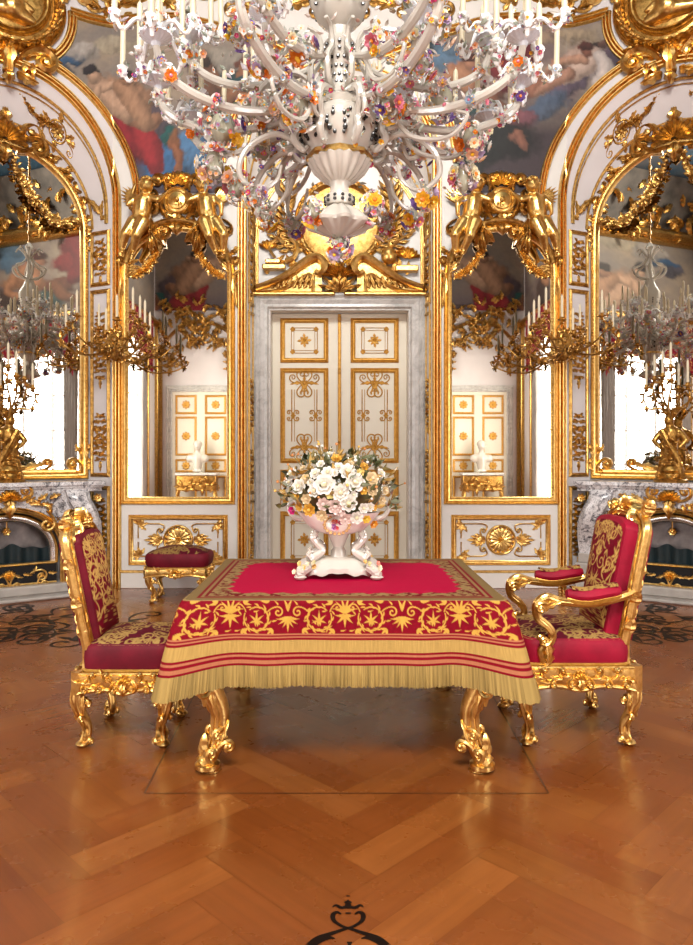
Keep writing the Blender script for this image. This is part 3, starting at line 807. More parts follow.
# ------------------------------------------------------------------ pier mirrors with crests
def mirror_path(hw, z0, zs, rise, n=20):
    return np.array([(hw, z0)] + [(hw * math.cos(t), zs + rise * math.sin(t)) for t in np.linspace(0, PI, n + 1)] + [(-hw, z0)])
for sd, mm, nm in SIDES:
    pc = -1.743; MP = M_BACK @ Matrix.Translation((0, 0, 0)); T = Matrix.Translation((pc, 0, 0))
    other = 'right' if sd > 0 else 'left'
    th_ = thing('pier_mirror', 'tall gilt framed pier mirror %s of the double door, %s' % (other, 'behind the stool' if sd < 0 else 'behind the armchair\'s far arm'), 'mirror', (sd * 1.743, YB, .92), 'pier mirrors flanking the door')
    def put(name, g, mat, par, lab=None, **k):
        g.xf(M_BACK @ T); o = obj(name, flipped(g, sd), M[mat], par, **k)
        if lab: o['label'] = lab
        return o
    A = mirror_path(.535, .97, 3.42, .43)
    g = G(); g.add(p3(A, .012), [tuple(range(len(A)))]); put('mirror_glass', g, 'mirror', th_)
    g = G(); A2 = mirror_path(.575, .945, 3.42, .47); g.sweep(p3(A2), ogee(.085, .05), closed=True)
    A3 = mirror_path(.545, .975, 3.42, .44); g.beads(p3(np.vstack([A3, A3[:1]])), .035, .011, .03, 5); fr = put('mirror_frame', g, 'gold', th_)
    # crest: white-lined arch, cartouche with round boss and shell
    rng = random.Random(17)
    g = G(); a_ = np.linspace(.15, PI - .15, 26); g.sweep(p3(np.column_stack([.56 * np.cos(a_), 3.42 + .54 * np.sin(a_)]), .03), halfround(.07, .05))
    g.leaf((0, 3.9), PI / 2, .2, .08, 0, h=.09); g.leaf((-.02, 3.95), -PI / 2, .14, .09, 0, h=.11, lobes=1); g.leaf((.02, 4.06), PI / 2, .14, .06, 0, h=.11, lobes=1)
    for s_ in (-1, 1):
        g.scroll((s_ * .06, 3.95), PI / 2 - s_ * 1.0, .22, s_, 1.3, r=.024, h=.06); g.scroll((s_ * .1, 4.12), PI / 2 - s_ * .8, .17, -s_, 1.3, r=.022, h=.06)
        g.scroll((s_ * .13, 4.28), PI / 2 + s_ * .3, .14, -s_, 1.2, r=.022, h=.06)
        for k_ in range(13):
            u_ = s_ * rng.uniform(.1, .48); v_ = rng.uniform(3.95, 4.26) - abs(u_) * .25
            g.leaf((u_, v_), rng.uniform(0, 6.3), rng.uniform(.12, .22), .045, rng.uniform(-1.6, 1.6), h=rng.uniform(.03, .07), lobes=3)
            if k_ % 3 == 0: g.scroll((u_, v_), rng.uniform(0, 6.3), .13, rng.choice((-1, 1)), 1.2, r=.014, h=.05)
        g.scroll((s_ * .58, 3.44), PI / 2 + s_ * .4, .1, -s_, 1.3, r=.016, h=.04); g.leaf((s_ * .6, 3.42), -PI / 2, .4, .05, s_ * .2, h=.05)
        for k_ in range(7): g.leaf((s_ * .57, 3.36 + .04 * k_), PI / 2 + s_ * rng.uniform(-1.3, 1.3), .17, .04, rng.uniform(-1, 1), h=.05)
    crest = put('crest', g, 'gold_dk', th_)
    g = G(); q = np.linspace(0, 2 * PI, 30, endpoint=False)
    for r_, w_ in ((.135, .03), (.095, .024), (.055, .02)): g.sweep(p3(np.column_stack([r_ * np.cos(q), 4.17 + r_ * np.sin(q)]), .05), halfround(w_, .03), closed=True)
    g.ell((0, 4.17, .05), (.14, .14, .035), 24, 6); g.ell((0, 4.17, .08), (.035, .035, .03), 10, 6); put('boss', g, 'gold', crest)
    g = G(); g.shell((0, 4.33), .17, .1, PI - .1, 9, .08, r0=.15); g.scroll((-.05, 4.3), PI * .9, .12, -1, 1.2, r=.02, h=.06); g.scroll((.05, 4.3), PI * .1, .12, 1, 1.2, r=.02, h=.06); put('shell', g, 'gold', crest)
    # two gilt children seated on the arch
    JL = dict(pel=(-.36, 3.93, .15), bel=(-.345, 4.01, .165), chest=(-.33, 4.11, .17), neck=(-.315, 4.2, .175), head=(-.29, 4.275, .2), shL=(-.41, 4.16, .16), elL=(-.48, 4.08, .2), haL=(-.43, 4.31, .12) if sd < 0 else (-.49, 3.99, .2),
              shR=(-.25, 4.16, .19), elR=(-.17, 4.12, .22), haR=(-.1, 4.2, .16), hipL=(-.43, 3.9, .17), knL=(-.5, 3.76, .23), anL=(-.555, 3.6, .18), hipR=(-.32, 3.88, .22), knR=(-.38, 3.74, .26), anR=(-.44, 3.58, .18))
    JR = {k_[:-1] + ({'L': 'R', 'R': 'L'}[k_[-1]] if k_[-1] in 'LR' else k_[-1]): (-v[0], v[1], v[2]) for k_, v in JL.items()}
    JR['haR'] = (.5, 3.98, .2); JR['elR'] = (.5, 4.08, .2); JR['haL'] = (.12, 4.2, .16); JR['head'] = (.3, 4.28, .2); JR['knR'] = (.53, 3.75, .24); JR['anR'] = (.52, 3.58, .18)
    for J, wa, wp in ((JL, PI * .8, (-.4, 4.14)), (JR, PI * .2, (.4, 4.14))):
        b_ = put('putto', putto_skin(J), 'gold', th_, 'gilt winged child seated on the arch, ' + ('left' if (J is JL) == (sd < 0) else 'right') + ' of the boss')
        put('hair', putto_hair(J, rng), 'gold_dk', b_)
        g = G(); wing(g, wp, wa, .26, .06); put('wing', g, 'gold', b_)
        g = G(); s_ = -1 if J is JL else 1
        for k_ in range(5): g.leaf((s_ * .27, 3.96 - .03 * k_), (-PI / 2 - s_ * .5) + rng.uniform(-.4, .4), .26, .06, rng.uniform(-.6, .6), h=.12 + .05 * rng.random(), lobes=2, w0=.05)
        put('drapery', g, 'gold_dk', b_)
    # flower garlands falling across the glass
    for s_ in (-1, 1):
        g = G(); g.garland((s_ * .12, 3.82), (s_ * .5, 3.36), .1, .034, rng, 24, .03); put('garland', g, 'gold', th_)

# ------------------------------------------------------------------ overdoor: pediment scrolls, medallion, palm branches, trophies
root = thing('overdoor_relief', 'gilt overdoor relief with broken scroll pediment, round medallion and palm branches', 'relief', (0, YB - ND, 3.22))
def put(name, g, mat, par, lab=None):
    g.xf(M_BACK); o = obj(name, g, M[mat], par)
    if lab: o['label'] = lab
    return o
g = G(); q = np.linspace(0, 2 * PI, 40, endpoint=False); MC = (0, 4.03)
g.ell((MC[0], MC[1], ND), (.46, .47, .03), 36, 8); put('medallion', g, 'gold_dk', root)
g = G(); g.sweep(p3(np.column_stack([.47 * np.cos(q), MC[1] + .48 * np.sin(q)]), ND), ogee(.09, .07), closed=True); g.beads(p3(np.column_stack([.47 * np.cos(np.append(q, 0)), MC[1] + .48 * np.sin(np.append(q, 0))]), ND + .06), .06, .022); put('medallion_rim', g, 'gold_dk', root)
rng = random.Random(9)
for sg in (-1, 1):
    # S-curved pediment half
    g = G(); P = [(sg * u, v) for u, v in ((.93, 3.30), (.80, 3.34), (.62, 3.42), (.45, 3.54), (.33, 3.62), (.24, 3.64), (.17, 3.58), (.17, 3.50), (.22, 3.46), (.27, 3.49))]
    C = cat(P, 6); m = len(C)
    g.tube(p3(C, ND + .09), np.interp(np.linspace(0, 1, m), [0, .4, .75, 1], [.035, .05, .045, .022]), 8, flat=1.4, nrm=(0, 0, 1))
    Q = cat([(sg * .93, 3.245), (sg * .7, 3.27), (sg * .5, 3.36), (sg * .34, 3.45), (sg * .29, 3.35), (sg * .3, 3.26)], 6)
    g.tube(p3(Q, ND + .07), .022, 6)
    V = [(p[0], p[1], ND + .06) for p in C[:34]]; B = [(p[0], 3.23, ND + .05) for p in C[:34]]; g.grid(np.array([V, B]))
    g.box((sg * .05, 3.205, ND), (sg * .97, 3.25, ND + .13), .015)
    put('pediment_scroll', g, 'gold', root)
    g = G()
    for k_ in range(9): g.leaf((sg * (.34 + .06 * k_), 3.3), PI / 2 + sg * .5, .2 - .015 * k_, .03, -sg * .4, h=.03, w0=ND + .07)
    put('pediment_leaf_fan', g, 'gold_dk', root)
    # palm and olive branch
    g = G(); st = cat([(sg * .3, 3.68), (sg * .52, 3.85), (sg * .62, 4.1), (sg * .58, 4.4)], 8); g.tube(p3(st, ND + .04), [.016, .006], 6)
    for i in range(3, len(st) - 1, 2):
        d = math.atan2(*(st[i + 1] - st[i])[::-1])
        for b_ in (-1, 1): g.leaf(st[i], d + b_ * .8, rng.uniform(.17, .25), .028, -b_ * .5, h=.05, lobes=1, w0=ND + .02)
    g.leaf(st[-1], PI / 2, .16, .028, 0, h=.05, lobes=1, w0=ND + .02)
    st = cat([(sg * .5, 3.7), (sg * .66, 3.82), (sg * .77, 4.0)], 6); g.tube(p3(st, ND + .04), [.012, .005], 6)
    for i in range(2, len(st) - 1, 2):
        d = math.atan2(*(st[i + 1] - st[i])[::-1])
        for b_ in (-1, 1): g.leaf(st[i], d + b_ * .9, .13, .024, -b_ * .4, h=.04, lobes=1, w0=ND + .02)
    put('palm_branch', g, 'gold_dk', root)
    # trophy: lyre / books on the left, globe and crown on the right
    g = G()
    if sg < 0:
        g.box((-.86, 3.5, ND), (-.6, 3.56, ND + .12), .012); g.box((-.83, 3.57, ND), (-.66, 3.62, ND + .1), .01); g.tube(p3(cat([(-.72, 3.64), (-.78, 3.75), (-.7, 3.85), (-.62, 3.8)], 6), ND + .06), .018); g.tube(p3(cat([(-.6, 3.6), (-.5, 3.66), (-.48, 3.78), (-.54, 3.86)], 6), ND + .06), .03)
        g.shell((-.8, 3.72), .13, .4, 2.6, 6, .06, w0=ND + .02)
    else:
        g.ell((.55, 3.66, ND + .06), (.09, .1, .07), 12, 8); g.tube([(.46, 3.66, ND + .1), (.64, 3.66, ND + .1)], .014); g.tube([(.55, 3.74, ND + .08), (.55, 3.82, ND + .08)], .016); g.shell((.76, 3.62), .15, .2, 2.8, 7, .07, w0=ND + .02); g.box((.62, 3.48, ND), (.88, 3.55, ND + .11), .012); g.tube([(.6, 3.8, ND + .05), (.85, 3.95, ND + .05)], .012)
    for k_ in range(8): g.leaf((sg * rng.uniform(.4, .85), rng.uniform(3.45, 3.6)), rng.uniform(0, PI), .16, .035, rng.uniform(-1, 1), h=.06, w0=ND)
    put('trophy', g, 'gold', root)
g = G(); g.shell((0, 3.4), .2, PI * .05, PI * .95, 9, .12, w0=ND + .02)
for k_ in range(7): g.leaf((0, 3.26), PI / 2 + (k_ - 3) * .42, .26, .045, 0, h=.1, w0=ND + .03)
put('pediment_shell', g, 'gold_dk', root)

# ------------------------------------------------------------------ wall paintings in the spandrels
def fresco_colour(Q, right):
    """painterly colours from a list of soft shapes"""
    n = len(Q); x = Q[:, 0]; y = Q[:, 1]
    wx = x + 7 * (vnoise(x / 13, y / 13, 5) - .5) * 2 + 2.5 * (vnoise(x / 4 + 3, y / 4, 15, 2) - .5) * 2; wy = y + 7 * (vnoise(x / 13 + 7, y / 13 + 3, 6) - .5) * 2 + 2.5 * (vnoise(x / 4, y / 4 + 5, 16, 2) - .5) * 2
    fold = vnoise(x / 3.2 + y / 9, y / 8 - x / 14, 31, 3)
    cl = vnoise(x / 26, y / 18, 8, 5)
    L = lambda *c: np.array(lin(*c))
    if not right:
        sky = L(150, 138, 128); C = np.tile(sky, (n, 1)); k_ = np.clip((cl - .35) * 3, 0, 1)[:, None]; C = C * (1 - k_) + L(176, 156, 134) * k_
        k_ = np.clip((y - 95) / 60, 0, 1)[:, None]; C = C * (1 - k_) + L(96, 82, 92) * k_
        sh = [(165, 160, 30, 26, 0, (70, 124, 176), 1), (195, 150, 22, 20, 0, (88, 136, 180), 1), (68, 62, 20, 6, -.3, (58, 96, 134), 1), (85, 50, 18, 9, 0, (196, 186, 176), .8), (115, 45, 22, 8, .1, (206, 190, 160), .7),
              (60, 70, 14, 6, .2, (96, 92, 104), 1), (133, 95, 34, 13, .55, (178, 134, 104), 1), (118, 100, 24, 15, .5, (196, 156, 124), 1), (140, 118, 16, 18, .2, (184, 140, 108), 1), (104, 92, 12, 8, .3, (206, 168, 138), 1), (92, 72, 8, 6, 0, (46, 36, 44), 1), (96, 80, 7, 7, 0, (170, 122, 96), 1),
              (128, 82, 8, 6, 0, (62, 42, 36), 1), (136, 140, 18, 28, -.35, (148, 36, 42), 1), (148, 150, 12, 22, -.3, (168, 46, 50), 1), (124, 128, 10, 16, -.2, (112, 26, 36), 1), (160, 120, 14, 18, .2, (90, 78, 90), .9),
              (170, 138, 8, 12, .2, (30, 96, 92), 1), (178, 148, 7, 18, -.2, (150, 96, 62), 1), (205, 75, 14, 22, 0, (96, 66, 46), 1), (214, 92, 16, 18, .3, (124, 82, 54), 1), (200, 62, 12, 8, 0, (60, 42, 32), 1), (232, 78, 16, 8, .1, (28, 66, 70), 1), (228, 60, 24, 12, 0, (176, 166, 150), .7), (238, 92, 16, 10, 0, (164, 106, 70), 1), (222, 128, 20, 18, 0, (88, 92, 112), .8),
              (246, 62, 9, 8, 0, (120, 66, 46), 1), (186, 36, 26, 8, 0, (100, 110, 128), .7), (200, 34, 10, 12, 0, (70, 84, 74), .8)]
    else:
        sky = L(132, 112, 110); C = np.tile(sky, (n, 1)); k_ = np.clip((cl - .35) * 3, 0, 1)[:, None]; C = C * (1 - k_) + L(172, 156, 138) * k_
        k_ = np.clip((y - 85) / 50, 0, 1)[:, None]; C = C * (1 - k_) + L(72, 58, 62) * k_
        sh = [(430, 42, 22, 16, .2, (22, 40, 44), 1), (448, 60, 20, 12, 0, (98, 138, 170), .9), (446, 48, 18, 8, 0, (120, 150, 176), .7), (458, 72, 13, 12, .3, (180, 124, 92), 1), (470, 62, 7, 7, 0, (170, 110, 82), 1), (471, 57, 8, 4, 0, (90, 40, 28), 1), (450, 84, 14, 9, 0, (186, 136, 102), 1),
              (515, 55, 22, 26, .3, (118, 30, 36), 1), (500, 70, 18, 12, .3, (140, 40, 44), 1), (560, 66, 34, 7, -.45, (186, 138, 116), 1), (585, 58, 26, 12, -.3, (206, 176, 158), .9), (540, 84, 24, 8, -.3, (176, 120, 96), 1), (588, 50, 7, 6, 0, (120, 60, 46), 1), (600, 44, 8, 5, 0, (60, 46, 42), 1), (598, 66, 12, 16, .2, (202, 186, 180), .9),
              (612, 62, 18, 14, -.5, (86, 70, 84), 1), (560, 92, 34, 8, -.5, (112, 96, 112), 1), (575, 36, 24, 10, 0, (196, 172, 140), .8), (540, 38, 14, 10, 0, (188, 160, 130), .7), (542, 108, 30, 12, -.5, (92, 110, 134), .9), (520, 118, 18, 10, 0, (150, 84, 88), .8), (500, 140, 40, 22, 0, (34, 36, 34), .95), (470, 152, 26, 20, 0, (40, 44, 40), .9), (480, 108, 16, 10, 0, (40, 84, 84), .9), (490, 95, 18, 8, 0, (120, 70, 52), 1), (440, 110, 16, 20, 0, (70, 50, 44), .9), (520, 138, 8, 10, .3, (150, 100, 80), .8)]
    FL, FD, RD, BR_ = (206, 166, 136), (176, 128, 98), (156, 34, 44), (116, 76, 52)
    if not right: st = [([(120, 118), (128, 145), (122, 168)], [9, 13, 8], RD), ([(138, 122), (150, 146), (156, 166)], [8, 13, 9], (170, 44, 50)), ([(128, 112), (146, 122), (158, 118)], [11, 9, 6], FD), ([(97, 84), (110, 97), (128, 112)], [9, 12, 11], FL), ([(104, 87), (120, 84), (136, 80)], [5, 4.5, 3.5], FL), ([(98, 90), (90, 102), (82, 106)], [5, 4, 3], FL), ([(94, 77), (95, 79)], [6.5, 6], FL), ([(88, 71), (93, 69)], [5.5, 5], (44, 34, 38)),
        ([(122, 86), (136, 104), (146, 124)], [9, 10, 8], (186, 142, 110)), ([(126, 79), (127, 81)], [5.5, 5], FD), ([(125, 74), (128, 74)], [4.5, 4], (52, 36, 30)), ([(204, 68), (210, 88), (204, 106)], [8, 9, 7], BR_), ([(203, 62), (205, 63)], [6, 6], (70, 46, 32)), ([(214, 76), (226, 90), (236, 92)], [6, 5, 4], (140, 94, 64)), ([(246, 70), (240, 88), (226, 100)], [7, 8, 6], (150, 100, 68)), ([(247, 62), (248, 63)], [5.5, 5], (120, 70, 50)), ([(232, 84), (244, 80), (256, 84)], [4, 5, 4], (26, 70, 74)), ([(176, 148), (180, 160), (178, 172)], [5, 5, 4], (160, 100, 66))]
    else: st = [([(505, 46), (516, 66), (506, 86)], [9, 13, 8], (128, 30, 38)), ([(522, 36), (528, 56), (520, 76)], [8, 10, 7], (104, 26, 34)), ([(450, 80), (462, 76), (470, 88)], [9, 11, 9], (186, 132, 98)), ([(470, 63), (471, 65)], [6.5, 6], (190, 134, 104)), ([(466, 58), (473, 57)], [4.5, 4], (88, 40, 28)), ([(448, 82), (442, 92), (452, 100)], [5, 4, 4], (186, 132, 98)),
        ([(596, 58), (584, 68), (566, 78)], [8, 9, 7], (212, 184, 166)), ([(570, 74), (552, 82), (536, 92)], [6, 6, 4], (190, 142, 118)), ([(584, 60), (566, 62), (548, 70)], [5, 4.5, 3.5], (196, 150, 124)), ([(588, 51), (589, 53)], [5.5, 5], (150, 96, 76)), ([(585, 47), (590, 47)], [4.5, 4], (84, 44, 36)), ([(603, 44), (604, 45)], [5, 4.5], (110, 74, 62)), ([(600, 58), (606, 72), (596, 84)], [7, 9, 6], (214, 200, 192)), ([(520, 134), (524, 146)], [5, 5], (150, 100, 80)), ([(486, 92), (496, 104), (506, 108)], [6, 6, 4], (130, 84, 60))]
    for cx_, cy_, a_, b_, r_, c_, op in sh:
        dx = wx - cx_; dy = wy - cy_; u = (dx * math.cos(r_) + dy * math.sin(r_)) / a_; v = (-dx * math.sin(r_) + dy * math.cos(r_)) / b_
        d = np.sqrt(u * u + v * v); k_ = np.clip((1.12 - d) * 3.2, 0, 1) * op
        nz = np.sqrt(np.clip(1 - d * d, 0, 1)); cs, sn = math.cos(r_), math.sin(r_); gx = u * cs - v * sn; gy = u * sn + v * cs
        shade = (.42 + .62 * np.clip(.75 * nz - .35 * gx - .5 * gy, 0, 1.2) + .7 * (fold - .5))[:, None].clip(.2, 1.5)
        C = C * (1 - k_[:, None]) + np.array(lin(*c_)) * shade * k_[:, None]
    Qw = np.column_stack([x * .6 + wx * .4, y * .6 + wy * .4])
    for pts, rad, c_ in st:
        pts = cat(np.array(pts, float), 4) if len(pts) > 2 else np.array(pts, float)
        m_ = stroke_mask(Qw, [(pts, rad)]); k_ = np.clip(m_ / 1.2 + .4, 0, 1); rm_ = np.mean(rad)
        off = stroke_mask(Qw + np.array((rm_ * .35, rm_ * .45)), [(pts, rad)])     # lit side of the painted form
        shade = (.5 + .6 * np.clip(off / rm_ + .15, 0, 1) + .5 * (fold - .5))[:, None].clip(.25, 1.3)
        C = C * (1 - k_[:, None]) + np.array(lin(*c_)) * shade * k_[:, None]
    return C * .72 * (.88 + .2 * vnoise(x / 2.2, y / 2.2, 41, 2))[:, None]
TOPX = [.38, .48, .84, 1.3, 1.73, 2.14, 2.35, 2.6, 2.88, 3.2]; TOPZ = [5.7, 5.74, 5.89, 6.03, 6.14, 6.13, 6.1, 6.05, 6.05, 6.06]
def inside(s, z, pad=0.0):
    x = s - BU - CORN
    ok = (x * x + (z - 4.57) ** 2 > (1.27 + pad) ** 2) & (z < np.interp(-x, TOPX, TOPZ) - pad) & (s * s + (z - 6.0) ** 2 > (.62 + pad) ** 2) & (z > 4.25) & (x < -.4)
    el = np.where(z > 4.15, (s / (1.31 + pad)) ** 2 + ((z - 4.15) / (1.40 + pad)) ** 2 > 1, s > 1.31 + pad)
    return ok & el & (s > .2)
for sd, mm, nm in SIDES:
    rt = thing('wall_painting', 'painted spandrel scene of %s' % ('a reclining figure in red drapery under clouds, left of the chandelier' if sd < 0 else 'reclining figures before a dusky sky, right of the chandelier'), 'painting', (sd * 1.75, YB, 4.4), 'painted spandrels above the pier mirrors')
    ss = np.arange(.25, BU + CORN - .3, .016); zz = np.arange(4.25, 6.2, .016)
    S_, Z_ = np.meshgrid(ss, zz, indexing='ij'); ins = inside(S_, Z_, -.03)
    P = np.stack([S_, Z_, np.full_like(S_, .012)], -1).reshape(-1, 3); W = dev(P)
    if sd > 0: W = W * (-1, 1, 1)
    C = fresco_colour(px(W), sd > 0)
    nz = len(zz); F = []
    I = ins.astype(int); cell = ins[:-1, :-1] & ins[1:, :-1] & ins[:-1, 1:] & ins[1:, 1:]
    for i, j in zip(*np.where(cell)): F.append((i * nz + j, (i + 1) * nz + j, (i + 1) * nz + j + 1, i * nz + j + 1))
    used = np.unique(np.array(F)); rm = -np.ones(len(W), int); rm[used] = np.arange(len(used))
    g = G(); g.add(W[used], [tuple(rm[list(f)]) for f in F], C[used]); obj('canvas', g, M['paint_vc'], rt)
    # gilt border: arc over niche, arc over bay, concave corner at the cartouche, top edge
    g = G(); X0 = BU + CORN
    th = np.linspace(PI * .5 + .43, PI - .02, 24); g.sweep(p3(np.column_stack([X0 + 1.27 * np.cos(th), 4.57 + 1.27 * np.sin(th)])), triple(.1, .05))
    th = np.linspace(.0, 1.30, 26); g.sweep(p3(np.column_stack([1.31 * np.cos(th), 4.15 + 1.40 * np.sin(th)])), triple(.09, .05))
    th = np.linspace(-.95, .13, 16); g.sweep(p3(np.column_stack([.62 * np.cos(th), 6.0 + .62 * np.sin(th)])), triple(.1, .05))
    xs_ = np.linspace(.4, 2.89, 40); zs_ = np.interp(xs_, TOPX, TOPZ); zs_ = np.convolve(np.pad(zs_, 2, 'edge'), np.ones(5) / 5, 'valid')
    g.sweep(p3(np.column_stack([X0 - xs_, zs_ + .02])), triple(.12, .06)); gmap(g, dev); obj('gilt_border', flipped(g, sd), M['gold'], rt)
    # round cartouche above the bay arch, keystone below it
    ct = thing('cartouche', 'large round gilt cartouche with a relief figure above the %s arch, cut by the frame' % nm, 'cartouche', (sd * 3.33, 7.25, 5.3), 'gilt cartouches over the bay arches')
    rng = random.Random(44); g = G(); g.ell((0, 6.03, .03), (.46, .46, .05), 30, 8); q = np.linspace(0, 2 * PI, 36, endpoint=False)
    g.sweep(p3(np.column_stack([.36 * np.cos(q), 6.03 + .36 * np.sin(q)]), .04), ogee(.08, .08), closed=True); g.sweep(p3(np.column_stack([.49 * np.cos(q), 6.03 + .49 * np.sin(q)]), .0), ogee(.13, .1), closed=True)
    for k_ in range(30):
        a_ = k_ / 30 * 2 * PI; g.leaf((.46 * math.cos(a_), 6.03 + .46 * math.sin(a_)), a_ + 1.2, .16, .045, .8, h=.1, w0=.05)
    gmap(g, dev); obj('cartouche_disc', flipped(g, sd), M['gold_dk'], ct)
    g = G(); g.ell((-.02, 6.12, .12), (.075, .09, .06)); cap(g, (0, 6.03, .1), (.02, 5.88, .1), .09, .12); cap(g, (.05, 5.98, .12), (.2, 5.9, .12), .05, .03); cap(g, (-.05, 5.98, .12), (-.2, 6.05, .12), .05, .03); cap(g, (.02, 5.85, .1), (.2, 5.8, .1), .09, .05); cap(g, (-.04, 5.85, .1), (-.22, 5.83, .1), .08, .05)
    g = remesh(g, .014, 4); gmap(g, dev); obj('relief_figure', flipped(g, sd), M['gold'], ct)
    g = G()
    g.leaf((0, 5.62), -PI / 2, .42, .1, 0, h=.16); g.rosette((0, 5.5), .1, 8, .15); g.leaf((0, 5.3), -PI / 2, .15, .06, 0, h=.14)
    for s_ in (-1, 1):
        g.scroll((s_ * .1, 5.42), PI / 2 - s_ * .5, .25, -s_, 1.3, r=.035, h=.09); g.leaf((s_ * .1, 5.48), (PI / 2 - s_ * 1.35), .42, .06, -s_ * .35, h=.09); g.leaf((s_ * .08, 5.3), -PI / 2 - s_ * -.9, .22, .05, s_ * .8, h=.09)
        for k_ in range(6): g.leaf((s_ * rng.uniform(.1, .4), rng.uniform(5.42, 5.58)), rng.uniform(0, 6.3), .2, .05, rng.uniform(-1, 1), h=.09)
    gmap(g, dev); obj('keystone', flipped(g, sd), M['gold'], ct)
    for s_ in (-1, 1):
        g = G(); g.scroll((s_ * .55, 6.15), PI / 2, .22, -s_, 1.3, r=.03, h=.06); gmap(g, dev); obj('side_scroll', flipped(g, sd), M['gold'], ct)

# ------------------------------------------------------------------ chimney mirrors and fireplaces in the bays
for sd, mm, nm in SIDES:
    def put(name, g, mat, par, lab=None):
        g.xf(M_BAY); o = obj(name, flipped(g, sd), M[mat], par)
        if lab: o['label'] = lab
        return o
    org = M_BAY @ Vector((0, 1.16, BD)); org = (org[0] * (1 if sd < 0 else -1), org[1], org[2])
    cm = thing('chimney_mirror', 'arched gilt mirror above the %s fireplace reflecting chandelier and window' % nm, 'mirror', org, 'arched mirrors above the fireplaces')
    A = mirror_path(.775, 1.22, 3.86, .78, 26); g = G(); g.add(p3(A, BD + .012), [tuple(range(len(A)))]); put('mirror_glass', g, 'mirror', cm)
    g = G(); A = mirror_path(.808, 1.218, 3.86, .815, 30); g.sweep(p3(A, BD), ogee(.09, .06), closed=True); A3 = mirror_path(.818, 1.22, 3.86, .825, 30); g.beads(p3(A3, BD + .045), .035, .012, 0, 5)
    g.box((-.74, 1.205, BD), (.74, 1.24, BD + .07), .01); g.box((-.72, 1.245, BD), (.72, 1.285, BD + .05), .01); put('mirror_frame', g, 'gold', cm)
    rng = random.Random(12)
    for s_ in (-1, 1):
        g = G()
        g.scroll((s_ * .36, 1.28), (0 if s_ > 0 else PI), .1, s_, 1.2, r=.014, h=.05, w0=BD); g.leaf((s_ * .1, 1.28), (.15 if s_ > 0 else PI - .15), .34, .05, s_ * .2, h=.06, w0=BD); put('frame_wave_scroll', g, 'gold', cm)
        g = G(); g.scroll((s_ * .79, 1.3), PI / 2 + s_ * .3, .12, s_, 1.3, r=.018, h=.05, w0=BD); g.leaf((s_ * .81, 1.3), PI / 2, .3, .05, s_ * .3, h=.07, w0=BD); g.leaf((s_ * .79, 1.42), PI / 2, .2, .035, -s_ * .4, h=.06, w0=BD)
        for k_ in range(7): g.leaf((s_ * .79, 1.26 + .05 * k_), rng.uniform(0, PI), .13, .035, rng.uniform(-1, 1), h=.06, w0=BD)
        put('frame_corner_foliage', g, 'gold', cm)
    g = G(); g.shell((0, 4.68), .22, -.2, PI + .2, 11, .1, w0=BD + .05); g.leaf((0, 4.84), PI / 2, .2, .08, 0, h=.12, w0=BD + .05); g.leaf((0, 4.66), -PI / 2, .2, .09, 0, h=.12, w0=BD + .05)
    for s_ in (-1, 1):
        g.scroll((s_ * .12, 4.6), PI / 2 - s_ * 1.5, .26, s_, 1.3, r=.028, h=.08, w0=BD); g.scroll((s_ * .15, 4.72), PI / 2 - s_ * .9, .2, -s_, 1.3, r=.024, h=.08, w0=BD)
        for k_ in range(22):
            a_ = PI / 2 + s_ * rng.uniform(.2, 1.35); r_ = rng.uniform(.8, .9); g.leaf((r_ * math.cos(a_), 3.86 + r_ * 1.05 * math.sin(a_)), a_ + s_ * rng.uniform(.5, 2.2), rng.uniform(.1, .17), .032, rng.uniform(-1, 1), h=.06, w0=BD)
        for k_ in range(8): g.leaf((s_ * .8, 3.7 + .06 * k_), PI / 2 + rng.uniform(-1.4, 1.4), .16, .04, rng.uniform(-1, 1), h=.06, w0=BD)
    put('shell_crest', g, 'gold_dk', cm)
    for s_ in (-1, 1):
        g = G(); g.garland((s_ * .08, 4.52), (s_ * .38, 4.02), .1, .04, rng, 22, BD + .04); g.garland((s_ * .36, 4.04), (s_ * .7, 3.98), .1, .04, rng, 22, BD + .04); put('garland', g, 'gold_dk', cm)

    # fireplace
    fp_ = thing('fireplace', 'veined marble fireplace with gilt arched opening, ' + ('behind the side chair on the left' if sd < 0 else 'behind the armchair on the right'), 'fireplace', tuple(np.array(M_BAY @ Vector((0, 0, 0))) * (1 if sd < 0 else -1, 1, 1)), 'marble fireplaces')
    def outline(k_, b):   # serpentine plan of mantel
        us = np.linspace(-k_, k_, 33); return [(u, b + .07 * math.exp(-(u / .28) ** 2) + .06 * math.exp(-((abs(u) - .78) / .14) ** 2)) for u in us]
    g = G(); po = outline(.93, .1)
    for z0, z1, e in ((1.125, 1.165, 0), (1.10, 1.125, -.025), (1.06, 1.10, -.05)):
        V = [(u * (1 + e * .6), z0, w + e) for u, w in po] + [(u * (1 + e * .6), z1, w + e) for u, w in po]; n = len(po)
        V += [(-.93, z0, BD + .02), (.93, z0, BD + .02), (-.93, z1, BD + .02), (.93, z1, BD + .02)]
        F = [(i, i + 1, n + i + 1, n + i) for i in range(n - 1)] + [tuple(range(n, 2 * n)) + (2 * n + 3, 2 * n + 2), tuple(range(n))[::-1] + (2 * n, 2 * n + 1), (0, n, 2 * n + 2, 2 * n), (n - 1, 2 * n + 1, 2 * n + 3, 2 * n - 1)]
        g.add(V, F)
    put('mantel_shelf', g, 'breccia', fp_)
    # frieze block with arched soffit
    g = G(); n = 20; a_ = np.linspace(0, PI, n + 1); ar = [(.54 * math.cos(t_), .47 + .45 * math.sin(t_)) for t_ in a_]
    fr_ = lambda u: .03 + .07 * math.exp(-(u / .28) ** 2)
